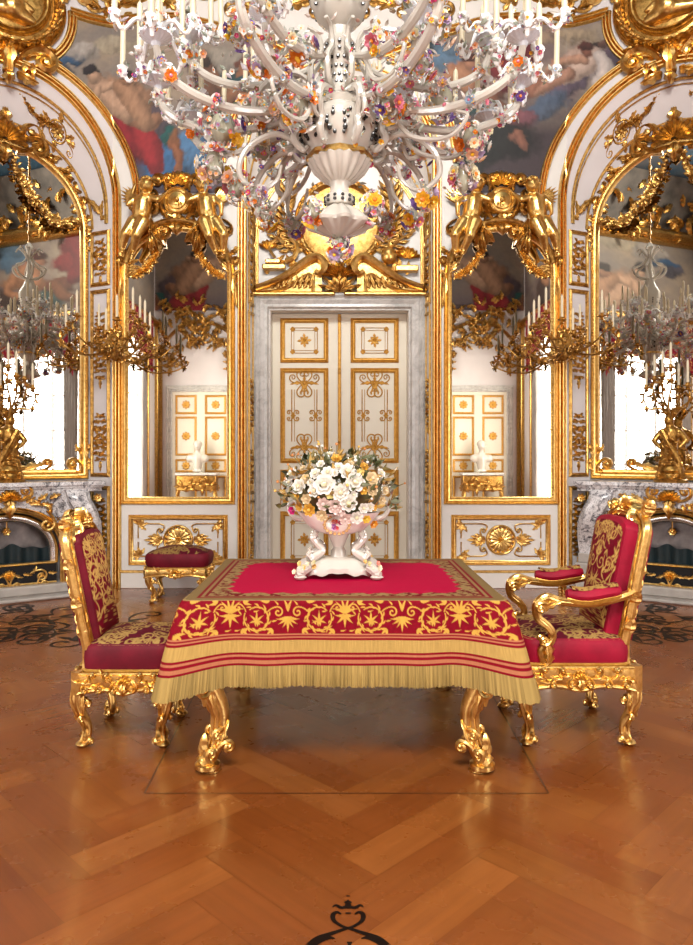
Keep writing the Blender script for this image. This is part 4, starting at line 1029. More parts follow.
    for i in range(n):
        (u0, v0), (u1, v1) = ar[i], ar[i + 1]
        t0 = max(v0, .86 - .3 * abs(u0)); t1 = max(v1, .86 - .3 * abs(u1))
        g.add([(u0, max(v0, .8), fr_(u0)), (u1, max(v1, .8), fr_(u1)), (u1, 1.07, fr_(u1) + .02), (u0, 1.07, fr_(u0) + .02)], [(3, 2, 1, 0)])
    for s_ in (-1, 1): g.box((s_ * .52, .86, -.2), (s_ * .72, 1.07, .06), .01)
    put('frieze', g, 'breccia', fp_)
    for s_ in (-1, 1):
        # scrolled console
        P = np.array([(.62, 1.07, .06), (.66, 1.07, .12), (.68, .98, .17), (.74, .86, .19), (.78, .74, .17), (.80, .62, .11), (.80, .5, .06), (.79, .38, .04)])
        ring = []
        for (u, v, w) in cat(P, 5): ring.append([(s_ * (u - .14 + .05 * (1.07 - v)), v, -.1), (s_ * (u - .13 + .05 * (1.07 - v)), v, w * .8), (s_ * (u - .06), v, w), (s_ * (u + .05), v, w), (s_ * (u + .1), v, w * .7), (s_ * (u + .11), v, -.1)])
        g = G(); g.grid(np.array(ring)); put('console', g, 'breccia', fp_)
        g = G(); g.box((s_ * .6, 0, -.2), (s_ * .92, .3, .1), .012); g.box((s_ * .62, .3, -.2), (s_ * .9, .4, .06), .01); put('plinth', g, 'stone', fp_)
        # trellis panel between arch and console
        g = G()
        P = [(s_ * .56, .4), (s_ * .67, .4), (s_ * .67, .85), (s_ * .34, .86), (s_ * .44, .75), (s_ * .53, .6)]
        if s_ < 0: P = P[::-1]
        g.poly(P, -.05, .02); tp = put('trellis_panel', g, 'stone', fp_)
        g = G()
        for k_ in range(16):
            for d_ in (-1, 1):
                c = .2 + k_ * .055
                pts = [(u, c + d_ * (u - .5) ) for u in np.linspace(.33, .67, 30)]; pts = [p for p in pts if p[1] > .41 and p[1] < .85 and ((p[0] / .55) ** 2 + (max(p[1] - .47, 0) / .46) ** 2) > 1.03]
                if len(pts) > 1: g.tube([(s_ * p[0], p[1], .024) for p in pts], .006, 4)
        put('trellis_lattice', g, 'gold_dk', tp)
    g = G(); path = arch_path(.52, .47, .43, .13, 26); g.sweep(p3(path, .03), ogee(.07, .05)); g.sweep(p3(arch_path(.46, .46, .375, .33, 26), .0), halfround(.03, .03)); put('gilt_arch', g, 'gold', fp_)
    g = G(); path = arch_path(.435, .46, .35, .13, 26); g.sweep(p3(path, -.04), halfround(.09, .05)); put('steel_arch', g, 'silver', fp_)
    g = G(); A = arch_path(.42, .46, .34, .13, 24); g.add(p3(A, -.2), [tuple(range(len(A)))]); B = arch_path(.44, .46, .36, .13, 24); g.grid(np.stack([p3(B, -.04), p3(B, -.2)])); put('fireback', g, 'steel', fp_)
    g = G()
    g.rosette((0, .66), .045, 6, .03, w0=-.12); g.tube([(0, .8, -.1), (0, .68, -.1)], .008); put('pendant_rosette', g, 'gold', fp_)
    g = G(); us = np.linspace(-.41, .41, 40); top = .5 + .04 * np.array([math.sin(u * 31) * .35 + math.sin(u * 13 + 1) * .5 for u in us])
    g.grid(np.array([[(u, .13 + (t_ - .13) * k_, -.1 - .02 * math.sin(u * 40)) for k_ in np.linspace(0, 1, 6)] for u, t_ in zip(us, top)])); put('fire_curtain', g, 'teal', fp_)
    g = G(); g.box((-.45, .135, .0), (.45, .335, .05), .01); gr = put('grate_panel', g, 'iron', fp_)
    g = G(); g.box((-.45, .33, -.02), (.45, .35, .065), .008); g.box((-.45, .13, -.02), (.45, .148, .065), .006)
    for s_ in (-1, 1):
        for k_ in range(3): g.scroll((s_ * (.06 + .13 * k_), .24), (PI / 2 if k_ % 2 else -PI / 2) * 1 + s_ * -.9, .12, s_ * (-1 if k_ % 2 else 1), 1.4, r=.009, h=.02, w0=.05)
        for k_ in range(5): g.leaf((s_ * (.05 + .08 * k_), .24), (0 if s_ > 0 else PI) + rng.uniform(-1, 1), .09, .02, rng.uniform(-1, 1), h=.02, w0=.05)
    g.shell((0, .22), .07, 0, PI, 7, .03, w0=.05); g.rosette((0, .22), .035, 8, .04, w0=.05); put('grate_scrolls', g, 'gold', gr)
    g = G(); g.box((-.92, 0, -.2), (.92, .035, .29), .012); g.box((-.6, .035, -.2), (.6, .13, .16), .015); put('hearth', g, 'stone', fp_)
    g = G(); g.shell((0, .99), .11, -.1, PI + .1, 9, .07, w0=.12); g.leaf((0, 1.0), -PI / 2, .2, .07, 0, h=.1, w0=.1); g.leaf((0, .94), -PI / 2, .12, .05, 0, h=.09, w0=.1)
    for s_ in (-1, 1):
        g.scroll((s_ * .07, .98), (0 if s_ > 0 else PI), .13, s_, 1.3, r=.016, h=.04, w0=.08)
        for k_ in range(8): g.leaf((s_ * (.1 + .04 * k_), .96 + rng.uniform(-.03, .04)), (0 if s_ > 0 else PI) + rng.uniform(-1, 1), .12, .03, rng.uniform(-1, 1), h=.05, w0=.07)
    put('mantel_shell', g, 'gold', fp_)
    for s_ in (-1, 1):
        g = G(); g.rosette((s_ * .84, .99), .05, 7, .03, w0=.13); put('corner_rosette', g, 'gold', fp_)
        g = G(); g.scroll((s_ * .35, .87), (-.6 if s_ > 0 else PI + .6), .15, -s_, 1.2, r=.016, h=.03, w0=.05); put('arch_scroll', g, 'gold', fp_)

# ------------------------------------------------------------------ rear of the room, seen only in the mirrors
for sd, mm, nm in SIDES:
    MR = plane_cols((-3.75, RY + .015, 0), (-1, 0, 0), (0, 0, 1))     # faces +y
    def put(name, g, mat, par=None):
        g.xf(MR); return obj(name, flipped(g, sd), M[mat], par)
    d = struct('door_%d' % (2 if sd < 0 else 3), flipped(G().box((-.78, 0, 0), (.78, 3.1, .05), .01).xf(MR), sd), M['door'])
    g = G()
    for s_ in (-1, 1):
        for z0, z1 in ((.2, .8), (.95, 1.25), (1.4, 2.4), (2.52, 2.98)):
            g.sweep(p3(rect(s_ * .4 - .26, z0, s_ * .4 + .26, z1), .05), ogee(.06, .03), closed=True); g.rosette((s_ * .4, (z0 + z1) / 2), .12, 8, .02, w0=.05)
    put('door_panel_gilding', g, 'gold_flat', d)
    g = G(); g.sweep(p3(np.array([(.87, 0), (.87, 3.19), (-.87, 3.19), (-.87, 0)])), [(-q_[0], q_[1]) for q_ in prof][::-1]); o = put('door_casing', g, 'marble'); tag(o, 'pale marble casing of the rear door seen in the %s pier mirror' % nm, 'door casing')
    g = G(); g.sweep(p3(arch_path(1.1, 3.9, 1.1, 0, 24)), triple(.1, .06)); rng = random.Random(2)
    for k_ in range(110): q_ = rng.uniform(.1, PI - .1); e_ = rng.uniform(.75, 1.0); g.leaf((e_ * 1.0 * math.cos(q_), 3.6 + e_ * 1.1 * math.sin(q_)), rng.uniform(0, 6.3), .2, .045, rng.uniform(-1.4, 1.4), h=.08)
    for x_ in (-1.22, 1.22): g.box((x_ - .06, 0, 0), (x_ + .06, 5, .06), .02)
    for k_ in range(80): g.leaf((rng.uniform(-1.2, 1.2), rng.uniform(4.7, 5.6)), rng.uniform(0, 6.3), .28, .07, rng.uniform(-1.4, 1.4), h=.1)
    g.xf(MR); struct('trim_%d' % tn[0], flipped(g, sd), M['gold_dk']); tn[0] += 1
    # lunette painting
    us = np.linspace(-1.24, 1.24, 70); vs = np.linspace(5.3, 7.6, 70); U_, V_ = np.meshgrid(us, vs, indexing='ij')
    g = G(); C = fresco_colour(np.column_stack([120 + U_.ravel() * 45, 90 - (V_.ravel() - 6.5) * 50]), False).reshape(70, 70, 3); g.grid(np.stack([U_, V_, np.full_like(U_, .03)], -1), color=C); o = put('lunette_painting', g, 'paint_vc'); tag(o, 'painted lunette over the rear door seen at the top of the %s pier mirror' % nm, 'painting')
    # console with marble bust in front of the door
    cb = thing('console_table', 'gilt console with dark top seen in the %s pier mirror' % nm, 'console table', (-3.75 * -sd, RY + .7, 0), 'rear consoles')
    g = G(); g.box((-.55, .86, .3), (.55, .92, .75), .012); put('console_top', g, 'marble', cb)
    g = G(); g.box((-.52, .45, .32), (.52, .86, .72), .02)
    for k_ in range(20): g.leaf((rng.uniform(-.5, .5), rng.uniform(.5, .8)), rng.uniform(0, 6.3), .2, .05, .6, h=.05, w0=.72)
    put('console_apron', g, 'bronze', cb)
    for u_ in (-.46, .46):
        g = G(); g.tube(p3(cat([(u_, .5), (u_ * 1.08, .3), (u_ * .9, .1), (u_, .0)], 5), .65), [.05, .06, .03, .04], 8); put('leg', g, 'gold_dk', cb)
    g = G(); cap(g, (0, 1.02, .5), (0, 1.07, .5), .1, .08); cap(g, (-.2, 1.3, .5), (.2, 1.3, .5), .11, .11); cap(g, (0, 1.1, .5), (0, 1.3, .5), .12, .16); cap(g, (0, 1.35, .5), (0, 1.52, .5), .08, .07); g.ell((0, 1.62, .51), (.1, .13, .115), 14, 10); g.ell((0, 1.6, .63), (.02, .03, .02)); g.ell((0, 1.68, .48), (.125, .11, .12), 12, 8); g.box((-.12, .945, .4), (.12, .99, .6), .01)
    g = remesh(g, .02, 3); o = put('marble_bust', g, 'porcelain'); tag(o, 'white marble bust on the rear console seen in the %s pier mirror' % nm, 'bust')

# upper zone of the side walls: painted panels and red damask pelmets over the windows
for sd, mm, nm in SIDES:
    MS = plane_cols((-SX + .02, 0, 0), (0, 1, 0), (0, 0, 1))
    us = np.linspace(RY + .2, 5.6, 150); vs = np.linspace(5.1, 6.95, 50); U_, V_ = np.meshgrid(us, vs, indexing='ij')
    C = fresco_colour(np.column_stack([(120 if sd < 0 else 500) + U_.ravel() * 28, 80 - (V_.ravel() - 6.0) * 42]), sd > 0).reshape(150, 50, 3) * .8
    g = G(); g.grid(np.stack([U_, V_, np.zeros_like(U_)], -1), color=C); o = obj('upper_wall_painting', flipped(g.xf(MS), sd), M['paint_vc']); tag(o, 'painted frieze high on the %s side wall seen in the opposite mirrors' % nm, 'painting')
    us = np.linspace(WY0 - .05, WY1 + .05, 110); t_ = np.linspace(0, 1, 40); P = []; Q = []
    for u in us:
        k_ = (u - wcy) / (WY1 - WY0) * 2 if False else (2 * u - WY0 - WY1) / (WY1 - WY0)
        top = 4.9 - .1 * k_ * k_; bot = 4.05 - .55 * abs(k_) ** 2.2 + .12 * math.cos(k_ * 9)
        P.append([(u, top + (bot - top) * q, .22 + .03 * math.sin(u * 20)) for q in t_]); Q += [(u, top + (bot - top) * q) for q in t_]
    C = damask_colour(np.array(Q) - ((WY0 + WY1) / 2, 4.4), 5, lin(110, 16, 34), lin(180, 140, 80), 1.6, .8, 420, True).reshape(110, 40, 3)
    g = G(); g.grid(np.array(P), color=C); o = obj('pelmet', flipped(g.xf(MS), sd), M['cloth_vc']); tag(o, 'red and gold pelmet over the %s window seen in the mirrors' % nm, 'pelmet')
# ------------------------------------------------------------------ table and cloth
TC = (0.025, 3.925); TA, TB, TZ = .735, .635, .79
tb = thing('table', 'gilt carved table whose scroll legs show under the crimson cloth', 'table', (TC[0], TC[1], 0))
g = G(); g.box((TC[0] - TA + .02, TC[1] - TB + .02, TZ - .05), (TC[0] + TA - .02, TC[1] + TB - .02, TZ - .006), .01); obj('table_top', g, M['gold_dk'], tb)
g = G(); g.box((TC[0] - TA + .1, TC[1] - TB + .1, TZ - .2), (TC[0] + TA - .1, TC[1] + TB - .1, TZ - .05), .01); obj('apron', g, M['gold_dk'], tb)
def vplane(c, d):  # vertical plane through c containing horizontal dir d
    return plane_cols(c, (d[0], d[1], 0), (0, 0, 1))
def carve_side(g, c, d, items, off):
    """scrolls and leaves carved on both faces of a leg lying in the vertical plane along d"""
    for s_ in (1, -1):
        h = G()
        for it in items:
            if it[0] == 's': h.scroll(it[1], it[2], it[3], it[4], 1.25, r=it[5], h=it[5] * 2)
            else: h.leaf(it[1], it[2], it[3], it[4], it[5], h=.02, lobes=3)
        Mx = vplane(c, d)
        if s_ < 0: Mx = Mx @ Matrix.Diagonal((1, 1, -1, 1))
        g.merge(h, Mx @ Matrix.Translation((0, 0, off)))
    return g
for sx in (-1, 1):
    for sy in (-1, 1):
        c = (TC[0] + sx * .615, TC[1] + sy * .60, 0); d = np.array((sx * .86, sy * .5)); d /= np.linalg.norm(d)
        P = [(c[0] + d[0] * o, c[1] + d[1] * o, z) for o, z in ((-.06, .66), (.02, .55), (.03, .45), (-.01, .36), (-.045, .27), (-.04, .18), (-.01, .10), (.03, .05), (.05, .035))]
        C = cat(P, 5); g = G(); g.tube(C, [.05, .06, .057, .048, .042, .036, .036, .042, .04], 10, nrm=(d[0], d[1], 0))
        for k_ in (-1, 0, 1):
            n_ = np.array((-d[1], d[0], 0)) * k_ * .03; g.tube(C[8:32] + n_ + np.array((d[0], d[1], 0)) * (.04 if k_ == 0 else .03), [.012, .014, .012, .008], 6)
        g.ell((c[0] + d[0] * .02, c[1] + d[1] * .02, .03), (.062, .062, .03), 12, 6)
        carve_side(g, c, d, [('s', (-.01, .11), PI * .7, .055, 1, .011), ('s', (.01, .045), .5, .05, 1, .011), ('s', (-.04, .2), .2, .045, -1, .008), ('l', (-.02, .1), PI / 2 + .2, .14, .022, .4), ('s', (.01, .42), -PI / 2, .06, 1, .01), ('l', (.02, .46), -PI / 2, .22, .025, -.3)], .03)
        h = G()
        for k_ in range(2): h.leaf((0, .03 + .05 * k_), PI / 2, .1, .03, 0, h=.03, lobes=2)
        h.leaf((0, .5), -PI / 2, .2, .045, 0, h=.03)
        g.merge(h, plane_cols((c[0] + d[0] * .0, c[1] + d[1] * .0, 0), (-d[1], d[0], 0), (0, 0, 1)) if False else plane_cols((c[0] + d[0] * .03, c[1] + d[1] * .03, 0), (d[1] * -1, d[0], 0), (0, 0, 1)))
        g.ell((c[0], c[1], .006), (.05, .05, .006), 12, 4)
        obj('leg', g, M['gold'], tb)
# perimeter of the cloth
def perim():
    rc = .03; pts = []; nr = []
    ed = [((-TA + rc, -TB), (TA - rc, -TB), (0, -1), .0023), ((TA, -TB + rc), (TA, TB - rc), (1, 0), .006), ((TA - rc, TB), (-TA + rc, TB), (0, 1), .009), ((-TA, TB - rc), (-TA, -TB + rc), (-1, 0), .006)]
    for i, (p, q, n_, st) in enumerate(ed):
        L = math.dist(p, q); k_ = int(L / st)
        for j in range(k_): 
            t_ = j / k_; pts.append((p[0] + (q[0] - p[0]) * t_, p[1] + (q[1] - p[1]) * t_)); nr.append(n_)
        a0 = math.atan2(n_[1], n_[0]); cc = (q[0] - n_[1] * -0 + 0, q[1])
        cx_ = (TA - rc) * (1, 1, -1, -1)[i]; cy_ = (TB - rc) * (-1, 1, 1, -1)[i]
        for j in range(10):
            a_ = a0 + PI / 2 * j / 10; pts.append((cx_ + rc * math.cos(a_), cy_ + rc * math.sin(a_))); nr.append((math.cos(a_), math.sin(a_)))
    return np.array(pts), np.array(nr)
PP, NN = perim(); npn = len(PP)
seg = np.linalg.norm(np.roll(PP, -1, 0) - PP, axis=1); arc = np.concatenate([[0], np.cumsum(seg)[:-1]])
dcx = TA - np.abs(PP[:, 0]); dcy = TB - np.abs(PP[:, 1])
cd = np.where(np.abs(NN[:, 1]) > .5, dcx, dcy); cw = np.exp(-(cd / .13) ** 2)
cdir = np.column_stack([np.sign(PP[:, 0]), np.sign(PP[:, 1])]) / math.sqrt(2)
fold = .014 * np.sin(cd * 2 * PI / .34 + .6) * np.exp(-(cd - .28) ** 2 / .08) + .004 * np.sin(arc * 9)
def drape(dist):
    """dist from the table edge down the cloth -> positions (n,3)"""
    t_ = dist / .38; e = min(dist / .02, 1)
    off = NN * (.006 * e + .03 * t_ + fold[:, None] * t_ * 1.2) + cdir * (cw * .13 * max(t_, 1e-6) ** .62)[:, None]
    z = TZ + .004 - np.maximum(dist - .006, 0) * (1 + .12 * cw)
    return np.column_stack([TC[0] + PP[:, 0] + off[:, 0], TC[1] + PP[:, 1] + off[:, 1], z])
ds = np.linspace(0, .305, 96)
P = np.stack([drape(d_) for d_ in ds], 1)
# colours
RED = np.array(lin(122, 4, 24)); GB = np.array(lin(172, 138, 76)); GE = np.array(lin(196, 150, 64)); PINK = np.array(lin(170, 104, 72)); TAN = np.array(lin(140, 112, 70))
PER = .52
def emb_tile():
    S = []
    for q in (-1.0, -.55, -.2, .2, .55, 1.0): S.append(leaf_stroke((0, .09), PI / 2 - q * .9, .075 - abs(q) * .012, .0085, -q * .8))
    for q in (-1.2, -.6, 0, .6, 1.2): S.append(leaf_stroke((0, .085), -PI / 2 + q, .06 - abs(q) * .012, .0085, q * .6))
    for s_ in (-1, 1):
        a_ = np.linspace(-.4, 2 * PI * .86, 26); c = np.array((s_ * .118, .068)); r_ = np.linspace(.058, .05, 26)
        S.append((np.column_stack([c[0] - s_ * r_ * np.cos(a_), c[1] - r_ * np.sin(a_)]), [.003, .005, .0045, .003]))
        for q, l_ in ((0, .05), (.7, .042), (-.7, .042), (1.5, .034), (-1.5, .034), (2.5, .024), (-2.5, .024)): S.append(leaf_stroke(c + (0, -.014), PI / 2 + q, l_, .0062, q * .5))
        for q in np.linspace(.2, 5.2, 9): S.append(leaf_stroke(c + .056 * np.array((-s_ * math.cos(q), -math.sin(q))), math.atan2(-math.sin(q), -s_ * math.cos(q)) + .9, .024, .005, .8)); S.append(leaf_stroke(c + .052 * np.array((-s_ * math.cos(q), -math.sin(q))), math.atan2(math.sin(q), s_ * math.cos(q)) + .9, .018, .004, .8))
        S.append((curl(c + np.array((s_ * .05, .03)), PI / 2 - s_ * .7, .05, -s_, 1.1), [.003, .0045, .004])); S.append((curl(c + np.array((-s_ * .05, .03)), PI / 2 + s_ * .2, .04, s_, 1.1), [.003, .004, .004]))
        for k_, (u, v, a0) in enumerate(((.06, .135, .6), (.17, .14, 2.2), (.19, .02, 3.9), (.05, .015, -.6))):
            for q in (-.8, 0, .8): S.append(leaf_stroke((s_ * u, v), (a0 if s_ > 0 else PI - a0) + q, .036, .0075, 0))
        for q in (-.9, -.4, .1): S.append(leaf_stroke((s_ * .26, .1), (PI / 2 if s_ > 0 else PI / 2) + s_ * q * 1.2, .06, .008, s_ * .6))
        for k_ in range(9): S.append(leaf_stroke((s_ * (.02 + .028 * k_), .012 + .13 * ((k_ * 5) % 9) / 9), k_ * 2.1, .026, .0045, .5))
        for q in (.3, .8, 1.3): S.append(leaf_stroke((s_ * .26, .075), -PI / 2 - s_ * q * .9 * -1 * -1, .055, .008, -s_ * .5))
        S.append(leaf_stroke((s_ * .26, .075), -PI / 2, .07, .009, 0))
    return S
U_ = np.tile(arc[:, None], (1, len(ds))); D_ = np.tile(ds[None], (npn, 1))
ctr = np.select([(NN[:, 1] < -.5), (NN[:, 0] > .5), (NN[:, 1] > .5)], [PP[:, 0], PP[:, 1], -PP[:, 0]], -PP[:, 1])
uu = (np.tile(ctr[:, None], (1, len(ds))) + PER * 50) % PER; uu = np.where(uu > PER / 2, uu - PER, uu)
mask = stroke_mask(np.column_stack([uu.ravel(), (.155 - D_).ravel()]), [(p_, np.asarray(r_) * .78) for p_, r_ in emb_tile()]).reshape(uu.shape)
k_ = np.clip(mask / .0016 + .5, 0, 1)[..., None]; var = (.8 + .35 * vnoise(U_ * 80, D_ * 80, 4, 3))[..., None]
C = (RED * (1 - k_) + GE * k_) * var
def band(a_, b_, c_, streak=0):
    global C
    w_ = ((D_ >= a_) & (D_ < b_))[..., None]; cc = np.array(c_) * (1 + streak * (vnoise(U_ * 300, D_ * 20, 9, 2) - .5))[..., None]
    C = np.where(w_, cc, C)
band(0, .008, TAN * 1.2, .3); band(.155, .162, PINK); band(.162, .168, RED); band(.168, .176, PINK); band(.176, .184, RED); band(.184, .240, GB, .4); band(.240, .249, RED); band(.249, .260, PINK, .2); band(.260, .272, RED); band(.272, .287, PINK, .2); band(.287, .299, RED); band(.299, .31, GB)
g = G(); g.grid(P, color=C, closed_u=True)
# top
nx, ny = 300, 230; xs = np.linspace(-TA, TA, nx); ys = np.linspace(-TB, TB, ny); X_, Y_ = np.meshgrid(xs, ys, indexing='ij')
e = np.minimum(TA - np.abs(X_), TB - np.abs(Y_)); al = np.where(TA - np.abs(X_) < TB - np.abs(Y_), Y_, X_)
jag = .135 + .035 * np.abs(np.sin(al * PI / .12)) + .02 * (vnoise(al * 40, e * 40, 3, 3) - .5) + .12 * np.exp(-((np.abs(TA - np.abs(X_)) + np.abs(TB - np.abs(Y_))) / .3) ** 2)
orn = vnoise(X_ * 55, Y_ * 55, 14, 3); cr = np.array(lin(176, 0, 54))
CT = np.tile(cr, (nx, ny, 1)) * (.94 + .1 * vnoise(X_ * 8, Y_ * 60, 2, 2))[..., None]
w_ = ((e < jag) & (orn > .40))[..., None]; CT = np.where(w_, TAN * (.75 + .6 * orn[..., None]), CT); w_ = ((e < jag) & (orn <= .40))[..., None]; CT = np.where(w_, RED * .7, CT)
for a_, b_, c_ in ((0, .045, TAN * .8), (.045, .062, RED), (.062, .075, TAN), (.075, .09, RED * .9)): CT = np.where(((e >= a_) & (e < b_))[..., None], c_, CT)
rcm = np.ones_like(X_)
XX = X_ * 1.0; YY = Y_ * 1.0
fxy = np.maximum(np.abs(X_) - (TA - .03), 0) / .03; fyy = np.maximum(np.abs(Y_) - (TB - .03), 0) / .03
fac = np.maximum(np.maximum(fxy, fyy), 1e-6) / np.maximum(np.hypot(fxy, fyy), 1e-6); fac = np.where((fxy > 0) & (fyy > 0), fac, 1)
XX = np.sign(X_) * (np.minimum(np.abs(X_), TA - .03) + fxy * .03 * fac); YY = np.sign(Y_) * (np.minimum(np.abs(Y_), TB - .03) + fyy * .03 * fac)
g2 = G(); g2.grid(np.stack([TC[0] + XX, TC[1] + YY, np.full_like(XX, TZ + .0035) ], -1), color=CT); g.merge(g2)
cloth = obj('tablecloth', g, M['cloth_vc'], ang=60); tag(cloth, 'crimson tablecloth with gold embroidered border and striped edge draped over the table', 'tablecloth')
# fringe
rs = np.random.RandomState(3); n_f = 12; jit = .012 * rs.rand(npn); tas = .85 + .15 * np.sin(arc * 2 * PI / .035)
fd = np.linspace(.296, .385, n_f); P = np.stack([drape(d_) for d_ in fd], 1); wob = (rs.rand(npn) - .5) * .006
for j in range(n_f):
    t_ = j / (n_f - 1); P[:, j, :2] += NN * (.004 + wob * t_)[:, None]; P[:, j, 2] -= jit * t_
st = vnoise(arc * 260, arc * 0 + 3, 7, 2)[:, None]; tt = np.linspace(0, 1, n_f)[None]
dark = np.clip(1 - .45 * ((st > .56) & (vnoise(arc * 24, arc * 0, 5, 2)[:, None] > .5)), 0, 1)
C = (np.array(lin(158, 130, 74)) * (.6 + .7 * st)[..., None] * np.ones((1, n_f, 1))) * (dark * np.ones_like(tt))[..., None]
g = G(); g.grid(P, color=C, closed_u=True)
o = obj('fringe', g, M['cloth_vc'], cloth, ang=30); o['label'] = 'long gold thread fringe along the hem'

# ------------------------------------------------------------------ porcelain centrepiece and bouquet
def flower(g, c, nrm, r, colr, eye=None, n=7, layers=2, depth=.7):
    """a porcelain bloom: layered petal cups facing nrm"""
    z = np.array(nrm, float); z /= np.linalg.norm(z); x = np.cross(z, (0, 0, 1.0) if abs(z[2]) < .9 else (1, 0, 0)); x /= np.linalg.norm(x); y = np.cross(z, x)
    Mx = Matrix(((x[0], y[0], z[0], c[0]), (x[1], y[1], z[1], c[1]), (x[2], y[2], z[2], c[2]), (0, 0, 0, 1))); h = G()
    for l in range(layers):
        k_ = 1 - .38 * l; a_ = np.linspace(0, 2 * PI, n * 4, endpoint=False) + l * .4; pk = .8 + .2 * np.abs(np.cos(n * a_ / 2))
        rings = [np.stack([r * q * k_ * pk * np.cos(a_), r * q * k_ * pk * np.sin(a_), np.full(len(a_), r * depth * hh + l * r * .16)], -1) for q, hh in ((.15, 0.0), (.6, .12), (.95, .42), (1.0, .5), (.9, .42), (.4, .12))]
        cc = np.array(colr) * (1 - .07 * l); h.grid(np.array(rings), closed_v=True, color=np.tile(cc, (6, len(a_), 1)))
    e = r * .3; h.ell((0, 0, r * (.2 + .16 * layers) * depth), (e, e, e * .8), 7, 5, color=eye if eye is not None else np.array(colr) * .93)
    g.merge(h, Mx); return g
CVY = 3.92; CK = FPX / CVY
def cv(x, y): return ((x - CX) / CK, CAMH - (y - HOR) / CK)
VX = cv(338.5, 540)[0]; z0 = TZ + .004
vs = thing('centrepiece_vase', 'white porcelain centrepiece bowl on scrolled feet standing on the tablecloth', 'vase', (VX, CVY, z0))
def oval(pr, ax, ay, n=36, lob=0, amp=0):
    a_ = np.linspace(0, 2 * PI, n, endpoint=False); k_ = 1 + amp * np.cos(lob * a_)
    return np.array([[(VX + ax * r * math.cos(t_) * q, CVY + ay * r * math.sin(t_) * q, z) for t_, q in zip(a_, k_)] for r, z in pr])
g = G(); a_ = np.linspace(0, 2 * PI, 72, endpoint=False)
k_ = 1 / np.maximum(np.abs(np.cos(a_)) ** 3 + np.abs(np.sin(a_)) ** 3, .1) ** (1 / 3)
zb = z0 + .028 + .012 * np.cos(4 * a_ * 1) * 0 + np.where(True, .018 * np.abs(np.sin(2 * a_)) * -1 + .018, 0) + .006 * np.cos(14 * a_)
rings = []
for r_, h_ in ((.9, None), (1.0, .02), (1.02, .045), (.9, .075), (.74, .095), (.62, .105), (.3, .108), (.02, .108)):
    rings.append(np.column_stack([VX + .185 * r_ * k_ * np.cos(a_), CVY + .125 * r_ * k_ * np.sin(a_), zb if h_ is None else z0 + h_ + np.where(h_ < .05, zb - z0 - .028, 0)]))
g.grid(np.array(rings), closed_v=True); obj('plinth', g, M['porcelain'], vs)
for sx in (-1, 1):
    for sy in (-1, 1):
        g = G(); c = np.array((VX + sx * .185, CVY + sy * .115, z0)); d = np.array((sx * .8, sy * .5, 0))
        g.tube(cat([c + d * -.03 + (0, 0, .07), c + d * .01 + (0, 0, .05), c + d * .02 + (0, 0, .034), c + d * .045 + (0, 0, .03)], 5), [.03, .032, .026, .018], 8); g.ell(c + d * .02 + (0, 0, .016), (.035, .028, .015), 10, 5)
        ft = obj('foot', g, M['porcelain'], vs)
        g = G(); rng = random.Random(int(5 + sx + 3 * sy))
        for k2 in range(9): flower(g, c + d * rng.uniform(-.05, .03) + (rng.uniform(-.03, .03), sy * .012, rng.uniform(.045, .1)), (d[0], sy * 1.0, .5), rng.uniform(.011, .018), lin(*rng.choice([(240, 196, 120), (232, 140, 120), (214, 206, 150), (244, 226, 190)])), n=5, layers=1)
        obj('applied_flowers', g, M['porc_vc'], ft)
        g = G(); b_ = np.array((VX + sx * .115, CVY + sy * .07, z0))
        g.tube(cat([b_ + (sx * .03, 0, .1), b_ + (sx * .01, 0, .12), b_ + (-sx * .03, 0, .15), b_ + (sx * .005, 0, .19), b_ + (sx * .02, 0, .22), b_ + (0, 0, .245)], 5), [.022, .026, .018, .016, .022, .014], 8)
        g.tube(p3(np.zeros((2, 2))) if False else [b_ + (sx * .03, sy * .015, .11), b_ + (sx * .05, sy * .015, .13), b_ + (sx * .03, sy * .015, .15)], .012, 6); obj('scroll_leg', g, M['porcelain'], vs)
g = G(); g.grid(oval([(.045, z0 + .1), (.04, z0 + .14), (.028, z0 + .16), (.045, z0 + .2), (.06, z0 + .235)], 1, .8), closed_v=True); obj('stem', g, M['porcelain'], vs)
g = G(); pr = [(.02, z0 + .226), (.35, z0 + .232), (.62, z0 + .25), (.82, z0 + .285), (1.0, z0 + .335), (1.06, z0 + .352), (1.0, z0 + .35), (.8, z0 + .3), (.5, z0 + .26), (.02, z0 + .25)]
g.grid(oval(pr, .21, .155, 48, 8, .02), closed_v=True, color=np.tile(np.array(lin(244, 240, 234)), (len(pr), 48, 1))); bw = obj('bowl', g, M['porc_vc'], vs)
for s_ in (-1, 1):
    g = G(); h_ = np.array((VX + s_ * .2, CVY, z0 + .31)); g.tube(cat([h_, h_ + (s_ * .05, 0, .02), h_ + (s_ * .075, 0, .07), h_ + (s_ * .04, 0, .1), h_ + (s_ * .015, 0, .07)], 6), [.016, .014, .012, .01, .012], 8); obj('handle', g, M['porcelain'], bw)
g = G(); rng = random.Random(4); mc = np.array((VX - .008, CVY - .15, z0 + .295)); nn = np.array((0, -1, -.55))
g.ell(mc, (.06, .02, .042), 16, 8, color=lin(244, 236, 226))
for k2 in range(7): flower(g, mc + (rng.uniform(-.03, .03), -.022, rng.uniform(-.02, .022)), (0, -1, 0), .013, lin(*rng.choice([(196, 60, 60), (150, 80, 140), (216, 120, 90)])), n=5, layers=1)
for q in np.linspace(0, 2 * PI, 18, endpoint=False): g.ell(mc + (.066 * math.cos(q), .0, .048 * math.sin(q)), .01, 6, 4, color=lin(224, 180, 120))
obj('painted_medallion', g, M['porc_vc'], bw)
bq = thing('bouquet', 'bouquet of white and yellow porcelain flowers filling the centrepiece bowl', 'bouquet', (VX, CVY, z0 + .33))
